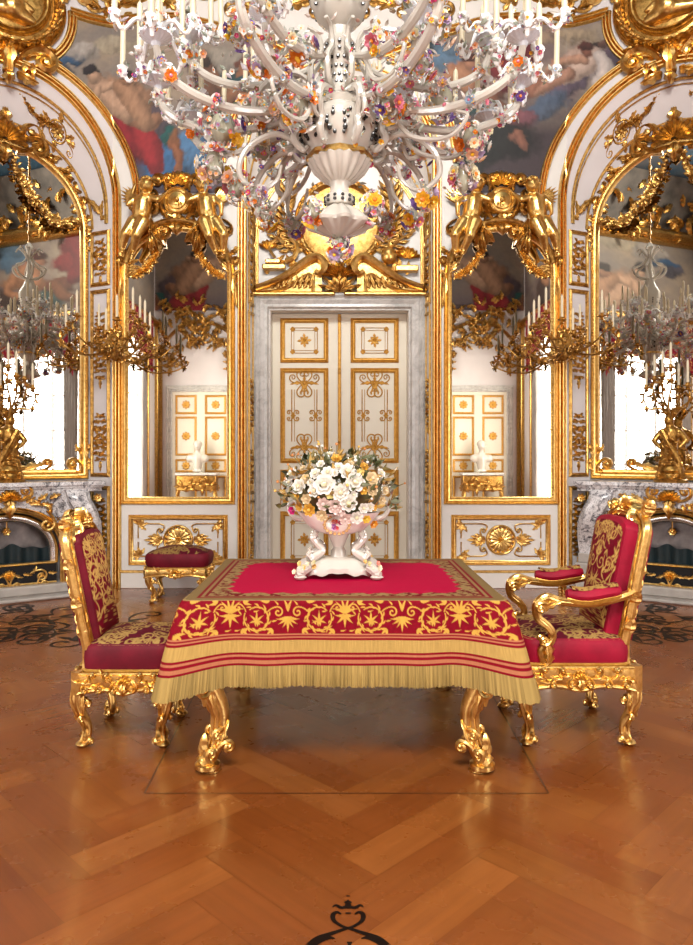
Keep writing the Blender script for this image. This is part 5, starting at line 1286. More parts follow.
BC = np.array((VX, CVY, 1.22)); BR = np.array((.31, .22, .245))
Wc = (236, 230, 220); Yc = (220, 168, 66); Pk = (226, 200, 190); Cr = (220, 194, 150)
BL = [(120, 175, 26, Wc), (157, 225, 27, Wc), (275, 215, 36, Wc), (232, 165, 20, Wc), (290, 160, 22, Wc), (340, 135, 18, Wc), (382, 157, 29, Wc), (415, 205, 33, Wc), (348, 250, 29, Wc), (385, 297, 29, Wc), (228, 242, 22, Wc), (185, 190, 18, Cr), (80, 222, 17, Wc), (205, 330, 22, Yc), (155, 320, 14, Yc), (295, 80, 20, Wc), (330, 95, 19, Yc), (495, 188, 24, Cr), (495, 242, 20, Cr), (540, 165, 18, Wc), (455, 322, 18, Wc), (485, 318, 16, Wc), (422, 365, 22, Wc), (325, 312, 26, Pk), (270, 302, 22, Pk), (190, 280, 18, Cr), (460, 132, 16, Yc), (543, 292, 15, Cr), (108, 208, 17, Wc), (120, 338, 15, (206, 40, 120)), (505, 322, 12, Yc), (505, 402, 15, (232, 160, 50)), (370, 372, 20, Pk), (262, 355, 20, Cr), (320, 160, 14, Wc), (375, 222, 15, Wc), (440, 160, 14, (226, 200, 120)), (560, 245, 14, Cr), (575, 200, 12, Cr), (255, 120, 15, Wc), (430, 95, 14, Wc), (400, 120, 13, Cr), (140, 270, 14, Yc), (310, 205, 14, Wc), (300, 258, 15, (240, 226, 150)), (470, 375, 15, (236, 200, 80)), (350, 335, 16, Pk), (410, 260, 13, Wc), (210, 205, 14, Wc), (455, 240, 15, Yc), (170, 140, 12, Cr)]
for x, y, r_, c_ in BL:
    X, Z = cv(270 + x / 4.95, 440 + y / 4.95); u = (X - BC[0]) / BR[0]; v = (Z - BC[2]) / BR[2]; w = math.sqrt(max(0.04, 1 - min(1, u * u + v * v)))
    p = np.array((X, CVY - BR[1] * w, Z)); g = G(); n_ = np.array((u * .6, -w, v * .6)) + .001
    flower(g, p, n_, r_ / 4.95 / CK * 1.48, lin(*c_), eye=lin(*(c_ if c_ is not Wc else (214, 200, 160))), n=6 + r_ % 3, layers=3, depth=.8)
    o = obj('bloom', g, M['porc_vc'], bq)
rng = random.Random(8)
for k2 in range(26):
    a_ = rng.uniform(.1, PI - .1); e = rng.uniform(-.2, 1.2); d = np.array((math.cos(a_) * math.cos(e), math.sin(a_) * math.cos(e), math.sin(e)))
    g = G(); flower(g, BC + d * BR, d, rng.uniform(.018, .03), lin(*rng.choice([Wc, Wc, Cr, Yc])), n=6, layers=2); obj('bloom', g, M['porc_vc'], bq)
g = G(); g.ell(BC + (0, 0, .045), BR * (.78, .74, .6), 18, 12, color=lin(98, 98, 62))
for k2 in range(190):
    a_ = rng.uniform(0, 2 * PI); e = rng.uniform(-.25, 1.35); d = np.array((math.cos(a_) * math.cos(e), math.sin(a_) * math.cos(e), math.sin(e)))
    h = G(); cl = rng.choice([(96, 98, 62), (80, 84, 52), (128, 112, 66), (158, 128, 70), (186, 150, 84), (120, 122, 96)])
    h.leaf((0, 0), 0, rng.uniform(.04, .08), rng.uniform(.008, .014), rng.uniform(-.8, .8), h=.012, lobes=1, color=lin(*cl))
    x_ = np.array((rng.uniform(-1, 1), rng.uniform(-1, 1), rng.uniform(-.6, 1))) + d * .9; x_ /= np.linalg.norm(x_); y_ = np.cross(d, x_); 
    g.merge(h, plane_cols(BC + d * BR * rng.uniform(.88, 1.02), x_, y_ + .001))
for k2 in range(40):
    a_ = rng.uniform(0, 2 * PI); e = rng.uniform(0, 1.4); d = np.array((math.cos(a_) * math.cos(e), math.sin(a_) * math.cos(e), math.sin(e))); p = BC + d * BR
    q = p + d * rng.uniform(.03, .08) + (0, 0, .01); g.tube([p, q], .0025, 4, color=lin(140, 120, 70)); g.ell(q, rng.uniform(.006, .011), 6, 4, color=lin(*rng.choice([(240, 236, 226), (226, 180, 90), (210, 140, 80)])))
obj('foliage', g, M['porc_vc'], bq)

# ------------------------------------------------------------------ gilt chairs
def cabriole(g, c, d, h, r=.03, out=.03):
    d = np.array(d, float); d /= np.linalg.norm(d); D3 = np.array((d[0], d[1], 0)); c = np.array((c[0], c[1], 0.0))
    P = [c + D3 * o * out / .03 + np.array((0, 0, z * h)) for o, z in ((.0, 1.08), (.026, .92), (.034, .74), (.012, .52), (-.018, .33), (-.022, .19), (-.004, .08), (.016, .03))]
    C = cat(P, 5); g.tube(C, np.array([1.2, 1.3, 1.12, .85, .66, .56, .62, .78]) * r, 9, nrm=(d[0], d[1], 0))
    g.tube(C[4:30] + D3 * r * .9, [r * .3, r * .38, r * .28, r * .2], 6)
    g.ell(c + D3 * .008 + (0, 0, .017), (r * 1.15, r * 1.15, .017), 10, 5)
    carve_side(g, c, d, [('s', (.004, h * .06), PI * .6, r * 1.0, 1, r * .22), ('s', (-.005, h * .42), PI * .4, r * 1.1, -1, r * .2), ('s', (.02, h * .78), -1.4, r * 1.4, -1, r * .22), ('l', (.02, h * .85), -PI / 2, h * .4, r * .55, -.2), ('l', (.0, h * .08), PI / 2, h * .22, r * .45, .2)], r * .7)
    h2 = G(); h2.leaf((0, h * .95), -PI / 2, h * .45, r * .8, 0, h=.016); g.merge(h2, plane_cols(c + D3 * .035 * out / .03, (-d[1], d[0], 0), (0, 0, 1)))
    return g
def rail_face(g, p0, p1, z0, z1, rng, n):
    """carved seat rail between two corner points, serpentine lower edge, front face outward"""
    p0 = np.array(p0, float); p1 = np.array(p1, float); d = p1 - p0; L = np.linalg.norm(d); d /= L; T_ = plane_cols((p0[0], p0[1], 0), (d[0], d[1], 0), (0, 0, 1)); h = G()
    u = np.linspace(0, L, 31); low = z0 + .03 * np.sin(PI * u / L) ** .8 * (u * 0 + 1) - .028 * np.exp(-((u - L / 2) / (.13 * L)) ** 2)
    h.grid(np.stack([np.stack([u, np.full_like(u, z1), np.full_like(u, -.02)], -1), np.stack([u, np.full_like(u, z1), np.full_like(u, .016)], -1), np.stack([u, (low + z1) / 2, np.full_like(u, .024)], -1), np.stack([u, low, np.full_like(u, .012)], -1), np.stack([u, low, np.full_like(u, -.02)], -1)], 0))
    h.tube(np.column_stack([u, low, np.full_like(u, .016)]), .009, 6); h.tube([(0, z1, .014), (L, z1, .014)], .008, 6)
    mz = (z0 + z1) / 2 + .01
    h.shell((L / 2, mz - .01), .045, 0, PI, 7, .03, w0=.015); h.leaf((L / 2, mz), -PI / 2, .07, .03, 0, h=.03, w0=.012)
    for s_ in (-1, 1):
        for k_ in range(n):
            q = L / 2 + s_ * (.04 + (L / 2 - .06) * k_ / n); h.scroll((q, mz), (0 if s_ > 0 else PI) + (.5 if k_ % 2 else -.5) * s_, .036, s_ * (1 if k_ % 2 else -1), 1.2, r=.006, h=.02, w0=.014)
            h.leaf((q, mz + rng.uniform(-.015, .015)), (0 if s_ > 0 else PI) + rng.uniform(-.9, .9), .075, .016, rng.uniform(-1, 1), h=.022, w0=.014)
    g.merge(h, T_); return g
def cushion_seat(sx0, sx1, hy, z0, z1, seed, Mx, parent, side_mat):
    """sprung seat: plain velvet boxed sides, damask crown"""
    n = 72; a_ = np.linspace(0, 2 * PI, n, endpoint=False); k_ = 1 / (np.abs(np.cos(a_)) ** 8 + np.abs(np.sin(a_)) ** 8) ** (1 / 8)
    cx_ = (sx0 + sx1) / 2; ax = (sx1 - sx0) / 2
    R_ = lambda s_, z: np.column_stack([cx_ + ax * s_ * k_ * np.cos(a_), hy * s_ * k_ * np.sin(a_), np.full(n, z)])
    g = G(); g.grid(np.array([R_(.985, z0), R_(1.005, z0 + .02), R_(1.012, (z0 + z1) / 2), R_(1.0, z1 - .03), R_(.975, z1 - .012), R_(.93, z1)]), closed_v=True); s_ = obj('seat', g.xf(Mx), side_mat, parent)
    m = 110; u = np.linspace(-1, 1, m); U, V = np.meshgrid(u, u, indexing='ij')
    rad = np.maximum(np.abs(U), np.abs(V)); th = np.arctan2(V, U); kk = 1 / (np.abs(np.cos(th)) ** 8 + np.abs(np.sin(th)) ** 8) ** (1 / 8)
    X = cx_ + ax * .955 * rad * kk * np.cos(th); Y = hy * .955 * rad * kk * np.sin(th); Z = z1 - .006 + .045 * (1 - rad ** 2.5)
    C = damask_colour(np.column_stack([X.ravel(), Y.ravel()]), seed, lin(88, 16, 32), lin(164, 130, 74), .3, .3, 84, False).reshape(m, m, 3)
    g = G(); g.grid(np.stack([X, Y, Z], -1), color=C); g.xf(Mx); d = obj('seat_damask', g, M['cloth_vc'], s_)
    g = G(); rr = np.vstack([R_(1.012, z0 + .008)]); g.tube(rr, .011, 5, closed=True); obj('seat_braid', g.xf(Mx), M['gold_flat'], s_)
    return s_
def back_pt(y, z, lean, xb, zb): return (xb - lean * (z - zb), y, z)
def make_chair(name, label, Mx, W, feet, seatx, zrail, zseat, xb, lean, btop, arms, seed, side_mat):
    (fx0, fx1, fy) = feet; loc = Mx @ Vector((0, 0, 0)); t = thing(name, label, 'chair', tuple(loc)); rng = random.Random(seed)
    ff = lambda g: g.xf(Mx)
    for sx, fx in ((-1, fx0), (1, fx1)):
        for sy in (-1, 1): obj('leg', ff(cabriole(G(), (fx, sy * fy), (sx * .8, sy * .6), zrail[0] + .05, .030)), M['gold'], t)
    g = G(); x0, x1 = seatx; cs = [(x0, -W), (x1, -W), (x1, W), (x0, W)]
    for i in range(4): rail_face(g, cs[i], cs[(i + 1) % 4], zrail[0], zrail[1], rng, 5)
    for c in cs: g.tube([(c[0], c[1], zrail[0]), (c[0], c[1], zrail[1] + .01)], .028, 8); 
    obj('seat_rail', ff(g), M['gold'], t)
    cushion_seat(x0 + .015, x1 - .01, W - .005, zrail[1], zseat, seed, Mx, t, side_mat)
    # back: padded panel, carved cartouche frame
    z0 = zseat - .02; zt = btop - .13; bw = W - .05; th = np.linspace(0, 1, 1)
    def outl(grow):   # closed outline (y,z)
        a_ = np.linspace(0, PI, 25); w_ = bw + grow
        P = [(w_ * (.94 + .06 * s_) , z0 - grow * .5 + (zt - .06 - z0) * s_) for s_ in np.linspace(0, 1, 10)] + [(w_ * math.copysign(abs(math.cos(q)) ** .6, math.cos(q)), zt - .06 + (.075 + grow) * math.sin(q) + .0) for q in a_[1:-1]]
        P += [(-w_ * (.94 + .06 * s_), z0 - grow * .5 + (zt - .06 - z0) * s_) for s_ in np.linspace(1, 0, 10)]
        return np.array(P)
    to3 = lambda P, off=0: np.array([np.array(back_pt(p[0], p[1], lean, xb, z0)) + np.array((1, 0, lean)) / math.hypot(1, lean) * off for p in P])
    o0 = outl(-.012); cen = np.array([(0, (z0 + zt) / 2)])
    tk = .035 if arms else 0
    rings = [to3(o0, -.045), to3(o0, .035 + tk), to3(outl(-.02), .056 + tk), to3(cen + (o0 - cen) * .88, .063 + tk)]
    g = G(); g.grid(np.array(rings), closed_v=True); n = len(o0); g.f.append(tuple(range(n))); pad = obj('back_pad', ff(g), side_mat, t)
    rr = np.linspace(0, 1, 60); D = []
    for r_ in rr: D.append(to3(cen + (o0 - cen) * .9 * r_, .064 + tk + .03 * (1 - r_ ** 2)))
    D = np.array(D); UV = np.array([(cen + (o0 - cen) * .9 * r_ - cen) for r_ in rr]).reshape(-1, 2)
    # finer angular resolution for the woven pattern
    k = 6; Df = np.concatenate([D + (np.roll(D, -1, 1) - D) * q / k for q in range(k)], 1).reshape(60, k, n, 3).transpose(0, 2, 1, 3).reshape(60, n * k, 3)
    UVr = UV.reshape(60, n, 2); UVf = np.stack([UVr + (np.roll(UVr, -1, 1) - UVr) * q / k for q in range(k)], 2).reshape(60, n * k, 2)
    C = damask_colour(UVf.reshape(-1, 2), seed + 5, lin(112, 12, 32), lin(196, 154, 84), .22, .34, 72).reshape(60, n * k, 3)
    g = G(); g.grid(D if False else Df, color=C, closed_v=True); obj('back_damask', ff(g), M['cloth_vc'], pad)
    g = G(); O = to3(outl(.02), .0); g.tube(O, .024, 8, nrm=(1, 0, lean)); g.tube(to3(outl(.028), .02), .010, 6, nrm=(1, 0, lean)); g.tube(to3(outl(.0), .026), .008, 6, nrm=(1, 0, lean))
    for s_ in (-1, 1): g.tube(cat([back_pt(s_ * bw * .95, z0 + .03, lean, xb, z0), (xb + .0, s_ * bw * .97, zrail[1] + .02), (xb + .01, s_ * W * .97, zrail[0] + .06)], 5), [.024, .028, .03], 8)
    Mb = plane_cols((xb, 0, z0), (0, 1, 0), (-lean, 0, 1)) @ Matrix.Translation((0, -z0, 0))
    h = G(); h.shell((0, zt + .06), .07, 0, PI, 9, .05, w0=.01, r0=.1); h.rosette((0, zt + .045), .035, 8, .05, w0=.02)
    for s_ in (-1, 1):
        h.scroll((s_ * .04, zt + .05), (0 if s_ > 0 else PI) + s_ * .1, .08, -s_, 1.2, r=.011, h=.035); h.scroll((s_ * .1, zt + .04), (0 if s_ > 0 else PI) - s_ * .1, .08, -s_, 1.2, r=.011, h=.035)
        h.scroll((s_ * bw, zt - .08), PI / 2 + s_ * .2, .06, s_, 1.2, r=.011, h=.03)
        for k_ in range(8): h.leaf((s_ * rng.uniform(.03, bw), zt + .05 - .03 * rng.random()), rng.uniform(0, PI), .08, .018, rng.uniform(-1, 1), h=.035)
        for k_ in range(7): h.leaf((s_ * (bw + .01), z0 + .03 + k_ * (zt - z0 - .1) / 7), PI / 2 + s_ * rng.uniform(-.3, .3), .1, .016, s_ * rng.uniform(-.5, .5), h=.034, lobes=3)
        h.scroll((s_ * bw * .9, z0 + .02), PI / 2 + s_ * .5, .06, s_, 1.2, r=.01, h=.03); h.leaf((s_ * bw * .8, z0 + .0), (PI if s_ > 0 else 0), .12, .03, 0, h=.05)
        for k_ in range(3): h.leaf((s_ * bw * .6, zt - .02), PI * (.25 if s_ < 0 else .75) + .3 * k_, .1, .02, 0, h=.03, w0=.03)
    h2 = G(); h2.merge(h); h2.merge(h, Matrix.Diagonal((1, 1, -1, 1))); g.merge(h2, Mb)
    obj('back_frame', ff(g), M['gold'], t)
    if arms:
        za = .745
        for s_ in (-1, 1):
            y = s_ * (W - .01); g = G(); zr = zrail[1]
            A = cat([(xb - .07, s_ * (W - .05), za + .03), (xb + .04, y, za + .0), (xb + .18, y * 1.02, za - .03), (xb + .33, y * 1.04, za - .02), (xb + .41, y * 1.04, za - .0), (xb + .455, y * 1.04, za - .035), (xb + .45, y * 1.03, za - .10), (xb + .40, y * 1.02, za - .145), (xb + .375, y * 1.0, za - .19), (xb + .40, y * .99, za - .24), (xb + .43, y * .98, za - .27), (xb + .41, y * .98, zr + .0)], 6)
            g.tube(A, [.022, .022, .022, .022, .024, .026, .022, .02, .02, .024, .028, .026], 8, nrm=(0, 1, 0)); g.tube(A[6:66] + (0, s_ * .012, .012), .011, 6, nrm=(0, 1, 0)); g.tube(A[6:66] + (0, -s_ * .012, .012), .011, 6, nrm=(0, 1, 0))
            for ss in (-1, 1):
                h = G(); h.scroll((.4, za - .03), .5, .05, -1, 1.2, r=.008, h=.016); h.scroll((.385, za - .2), -1.2, .045, 1, 1.2, r=.008, h=.016); h.leaf((.44, za - .06), PI * .8, .12, .024, .5, h=.02); h.leaf((.4, zr + .02), PI / 2, .14, .03, -.3, h=.02); h.leaf((.1, za - .01), 0, .14, .02, .2, h=.02)
                Mq = plane_cols((xb, y * 1.02, 0), (1, 0, 0), (0, 0, 1)); Mq = Mq if ss > 0 else Mq @ Matrix.Diagonal((1, 1, -1, 1)); g.merge(h, Mq @ Matrix.Translation((0, 0, .018)))
            ar = obj('arm', ff(g), M['gold'], t)
            pts = cat([(xb + .04, y * 1.01, za + .035), (xb + .12, y * 1.02, za + .025), (xb + .22, y * 1.03, za + .01), (xb + .31, y * 1.04, za + .02)], 8); g = G(); m = len(pts)
            q = np.sin(PI * np.linspace(.04, .96, m)) ** .35; g.tube(pts, .041 * q, 10, nrm=(0, 1, 0), flat=1.15); pd = obj('arm_pad', ff(g), side_mat, ar)
            g = G(); g.tube(pts - (0, 0, .022), .034 * q, 8, nrm=(0, 1, 0), flat=1.2); obj('pad_braid', ff(g), M['gold_flat'], ar)
            m2 = 60; tt = np.linspace(.08, .92, m2); vv = np.linspace(-1, 1, 16); cx3 = np.array([[np.interp(t_, np.linspace(0, 1, m), pts[:, i]) for i in range(3)] for t_ in tt])
            Pd = np.array([[(c_[0], c_[1] + v * .03, c_[2] + .0435 * math.cos(v * .85)) for v in vv] for c_ in cx3]); UVp = np.column_stack([np.repeat(tt * .3 - .15, 16), np.tile(vv * .03, m2)])
            g = G(); g.grid(Pd, color=damask_colour(UVp, seed + 9, lin(96, 20, 34), lin(160, 124, 66), .15, .04, 26, False).reshape(m2, 16, 3)); obj('pad_damask', ff(g), M['cloth_vc'], ar)
    return t
make_chair('side_chair', 'armless gilt chair with burgundy damask seat left of the table', Matrix.Translation((-1.075, 3.80, 0)), .24, (-.20, .19, .205), (-.225, .245), (.275, .375), .515, -.19, .20, 1.185, False, 31, M['velvet_dk'])
make_chair('armchair', 'gilt armchair with crimson padded arms and damask back right of the table', Matrix.Translation((1.195, 3.87, 0)) @ MIR, .285, (-.25, .25, .255), (-.285, .285), (.285, .40), .535, -.245, .19, 1.245, True, 47, M['velvet'])

# ------------------------------------------------------------------ stool behind the left chair
SY = 7.18; SXc = (180 - CX) / FPX * SY
st = thing('stool', 'low gilt stool with a burgundy damask cushion against the wall under the left pier mirror', 'stool', (SXc, SY, 0)); Ms = Matrix.Translation((SXc, SY, 0)); rng = random.Random(77)
for sx in (-1, 1):
    for sy in (-1, 1): obj('leg', cabriole(G(), (sx * .235, sy * .15), (sx * .8, sy * .6), .30, .028, .04).xf(Ms), M['gold'], st)
g = G(); cs = [(-.29, -.2), (.29, -.2), (.29, .2), (-.29, .2)]
for i in range(4): rail_face(g, cs[i], cs[(i + 1) % 4], .25, .335, rng, 2)
obj('seat_rail', g.xf(Ms), M['gold'], st)
n = 60; a_ = np.linspace(0, 2 * PI, n, endpoint=False); k_ = 1 / (np.abs(np.cos(a_)) ** 5 + np.abs(np.sin(a_)) ** 5) ** .2
R_ = lambda s_, z: np.column_stack([.3 * s_ * k_ * np.cos(a_), .205 * s_ * k_ * np.sin(a_), np.full(n, z)])
g = G(); g.grid(np.array([R_(.97, .335), R_(1.04, .37), R_(1.07, .42), R_(1.05, .46), R_(.98, .48)]), closed_v=True); s_ = obj('seat', g.xf(Ms), M['velvet_dk'], st)
m = 80; u = np.linspace(-1, 1, m); U, V = np.meshgrid(u, u, indexing='ij'); rad = np.maximum(np.abs(U), np.abs(V)); th = np.arctan2(V, U); kk = 1 / (np.abs(np.cos(th)) ** 5 + np.abs(np.sin(th)) ** 5) ** .2
X = .3 * 1.0 * rad * kk * np.cos(th); Y = .205 * 1.0 * rad * kk * np.sin(th); Z = .47 + .075 * (1 - rad ** 2.2)
g = G(); g.grid(np.stack([X, Y, Z], -1), color=damask_colour(np.column_stack([X.ravel(), Y.ravel()]), 5, lin(88, 16, 32), lin(150, 118, 66), .32, .22, 70, False).reshape(m, m, 3)); obj('seat_damask', g.xf(Ms), M['cloth_vc'], s_)
g = G(); g.tube(R_(.985, .34), .012, 5, closed=True); obj('seat_braid', g.xf(Ms), M['gold_flat'], s_)
# ------------------------------------------------------------------ candles (one mesh, copied)
def candle_mesh(h, r):
    g = G(); g.lathe([(r, 0), (r, h * .86), (r * .8, h * .95), (r * .35, h), (.0, h * 1.003)], 10); g.tube([(0, 0, h * .98), (.001, 0, h * 1.05)], r * .14, 4)
    return g
cm0 = obj('candle', candle_mesh(.245, .0155), M['candle']); cm1 = obj('candle', candle_mesh(.24, .0125), M['candle'])
CANDLES = {0: [cm0, False], 1: [cm1, False]}
def candle(kind, p, label, group, tilt=(0, 0)):
    src, used = CANDLES[kind]
    if used: o = src.copy(); col.objects.link(o)
    else: o = src; CANDLES[kind][1] = True
    o.location = p; o.rotation_euler = (tilt[0], tilt[1], 0); o['label'] = label; o['category'] = 'candle'; o['group'] = group
    return o

# ------------------------------------------------------------------ porcelain chandelier
CDY = 4.05; CDK = FPX / CDY
def cz(y): return CAMH + (HOR - y) / CDK
ch = thing('chandelier', 'huge white porcelain chandelier with coloured flowers and many candle arms above the table', 'chandelier', (0, CDY, cz(258)))
CC = np.array((0, CDY, 0.0))
FCOL = [lin(236, 182, 52), lin(226, 128, 44), lin(222, 126, 146), lin(112, 82, 150), lin(190, 164, 200), lin(244, 240, 232), lin(236, 190, 160), lin(196, 64, 110), lin(246, 236, 200), lin(150, 170, 190)]
PALE = [lin(222, 216, 208), lin(188, 190, 180), lin(208, 194, 184), lin(164, 172, 156), lin(194, 186, 192)]
M['pan'] = mat_plain('bluish_porcelain', lin(216, 220, 228), .2, var=.12, scale=30, Coat_Weight=.4)
rng = random.Random(101)
def put(name, g, mat, par=ch):
    return obj(name, g, M[mat], par)
g = G(); g.lathe([(.02, cz(238)), (.07, cz(236)), (.175, cz(227)), (.182, cz(224)), (.13, cz(215)), (.07, cz(208)), (.055, cz(206))], 96, at=CC, lobes=9, amp=.1); put('skirt', g, 'porcelain')
g = G(); g.lathe([(.05, cz(207)), (.075, cz(206)), (.085, cz(201)), (.078, cz(196)), (.055, cz(194)), (.052, cz(187)), (.07, cz(182))], 24, at=CC); 
g.c = [np.tile(lin(200, 193, 182), (len(c_), 1)) for c_ in g.c]
for y in (203, 199):
    for k_ in range(12): b_ = k_ * PI / 6 + y * .13; g.ell(CC + (.083 * math.cos(b_), .083 * math.sin(b_), cz(y)), .011, 6, 4, color=lin(30, 26, 24))
put('neck', g, 'porc_vc')
g = G(); g.lathe([(.06, cz(184)), (.1, cz(180)), (.145, cz(172)), (.175, cz(163)), (.165, cz(161))], 160, at=CC, lobes=20, amp=.045); put('fluted_bowl', g, 'porcelain')
g = G(); g.lathe([(.165, cz(163)), (.19, cz(160.5)), (.19, cz(157)), (.16, cz(155))], 8, at=CC); put('gilt_rim', g, 'gold')
g = G(); g.lathe([(.165, cz(157)), (.19, cz(150)), (.225, cz(138)), (.235, cz(126)), (.21, cz(118)), (.19, cz(116)), (.2, cz(110)), (.15, cz(104)), (.09, cz(100))], 32, at=CC, lobes=8, amp=.04); 
DKC = lin(30, 26, 24); WHC = lin(200, 193, 182); g.c = [np.tile(WHC, (len(c_), 1)) for c_ in g.c]
for k_ in range(8):
    a_ = k_ * PI / 4 + PI / 8
    for (dz, dr, r_) in ((143, .214, .02), (147, .205, .014), (138, .226, .016), (131, .232, .017), (127, .232, .013), (134, .23, .012)):
        for s_ in (-1, 1): b_ = a_ + s_ * rng.uniform(.06, .3); g.ell(CC + (dr * math.cos(b_), dr * math.sin(b_), cz(dz)), (r_ * .7, r_ * .7, r_), 6, 5, color=DKC)
put('openwork_drum', g, 'porc_vc')
g = G(); g.lathe([(.075, cz(102)), (.07, cz(96)), (.055, cz(92)), (.05, cz(80)), (.07, cz(55)), (.085, cz(44)), (.06, cz(38)), (.06, cz(30)), (.12, cz(22)), (.16, cz(5)), (.17, cz(-20)), (.1, cz(-40)), (.06, cz(-60)), (.035, cz(-90)), (.03, cz(-140)), (.07, cz(-155)), (.02, cz(-170))], 24, at=CC, lobes=6, amp=.05); 
g.c = [np.tile(WHC, (len(c_), 1)) for c_ in g.c]
for y, r_ in ((85, .052), (78, .054), (70, .06), (62, .068), (54, .073), (48, .082), (12, .15), (6, .155), (0, .165)):
    for k_ in range(12): b_ = k_ * PI / 6 + (y % 3) * .2; g.ell(CC + (r_ * math.cos(b_), r_ * math.sin(b_), cz(y)), .011, 6, 4, color=DKC)
put('column', g, 'porc_vc')
g = G(); g.tube([(0, CDY, cz(-165)), (0, CDY, CZ)], .014, 6)
for k_ in range(20): g.ell((0, CDY, cz(-165) + k_ * (CZ - cz(-165)) / 20), (.03, .03, .05), 8, 5)
put('suspension_rod', g, 'bronze')
for k_ in range(8):
    g = G(); a_ = k_ * PI / 4 + PI / 8; d = np.array((math.cos(a_), math.sin(a_), 0)); V = lambda r_, y: CC + d * r_ + (0, 0, cz(y))
    g.tube(cat([V(.14, 100), V(.26, 108), V(.29, 120), V(.25, 135), V(.27, 147), V(.22, 156), V(.19, 152)], 5), [.02, .026, .024, .02, .022, .018, .012], 7); g.tube(cat([V(.09, 95), V(.16, 90), V(.17, 70), V(.11, 55), V(.13, 40), V(.19, 35)], 5), [.014, .02, .018, .016, .016, .012], 6)
    g.tube(cat([V(.24, 118), V(.33, 122), V(.34, 136), V(.29, 138)], 5), [.016, .016, .012, .01], 6); put('side_scroll', g, 'porcelain')
for k_ in range(6):
    g = G(); a_ = k_ * PI / 3; d = np.array((math.cos(a_), math.sin(a_), 0)); V = lambda r_, y: CC + d * r_ + (0, 0, cz(y))
    g.tube(cat([V(.04, -60), V(.2, -70), V(.26, -92), V(.14, -104), V(.05, -125), V(.16, -150), V(.22, -140)], 6), [.016, .02, .018, .014, .014, .012], 6); put('upper_scroll', g, 'porcelain')
def bits(g, p, R_, n, pal, size=(.012, .022), down=0):
    for _ in range(n):
        d = np.array((rng.gauss(0, 1), rng.gauss(0, 1), rng.gauss(0, 1))); d /= np.linalg.norm(d)
        q = np.array(p) + d * R_ * rng.uniform(.55, 1.0) * np.array((1, 1, 1 + down))
        if rng.random() < .6: flower(g, q, d + (0, -.4, -.2), rng.uniform(*size), pal[rng.randrange(len(pal))], eye=FCOL[rng.randrange(3)], n=5, layers=1)
        else:
            h = G(); h.leaf((0, 0), 0, rng.uniform(.03, .055), rng.uniform(.007, .011), rng.uniform(-1, 1), h=.01, lobes=1, color=PALE[rng.randrange(5)])
            x_ = np.array((rng.gauss(0, 1), rng.gauss(0, 1), rng.gauss(0, 1))); x_ /= np.linalg.norm(x_); y_ = np.cross(d, x_); g.merge(h, plane_cols(q, x_, y_ + .0013))
    return g
def bunch(p, R_, n, big, down=0, par=ch):
    g = G(); g.ell(p, np.array((R_, R_, R_ * (1 + down))) * .62, 10, 8, color=lin(176, 174, 152)); bits(g, p, R_, int(n * 1.7), FCOL[4:7] + PALE + PALE[:3] + FCOL, (.011, .018), down)
    for k_ in range(big):
        a_ = rng.uniform(0, 2 * PI); e = rng.uniform(-1.0, .7); d = np.array((math.cos(a_) * math.cos(e), math.sin(a_) * math.cos(e), math.sin(e)))
        flower(g, np.array(p) + d * R_ * np.array((1, 1, 1 + down)), d, rng.uniform(.028, .046), FCOL[rng.choice((0, 0, 1, 2, 6, 6, 5, 8, 3, 4))], eye=FCOL[rng.randrange(2)], n=7, layers=2)
    return put('flower_bunch', g, 'porc_vc', par)
DIRN = ['right', 'back right', 'back', 'back left', 'left', 'front left', 'front', 'front right']
def dirname(a):
    n = int(round((a % (2 * PI)) / (PI / 8))) % 16
    return ['due right', 'right and slightly back', 'back right', 'mostly back and right', 'straight back', 'mostly back and left', 'back left', 'left and slightly back', 'due left', 'left and slightly forward', 'front left', 'mostly forward and left', 'straight forward', 'mostly forward and right', 'front right', 'right and slightly forward'][n]
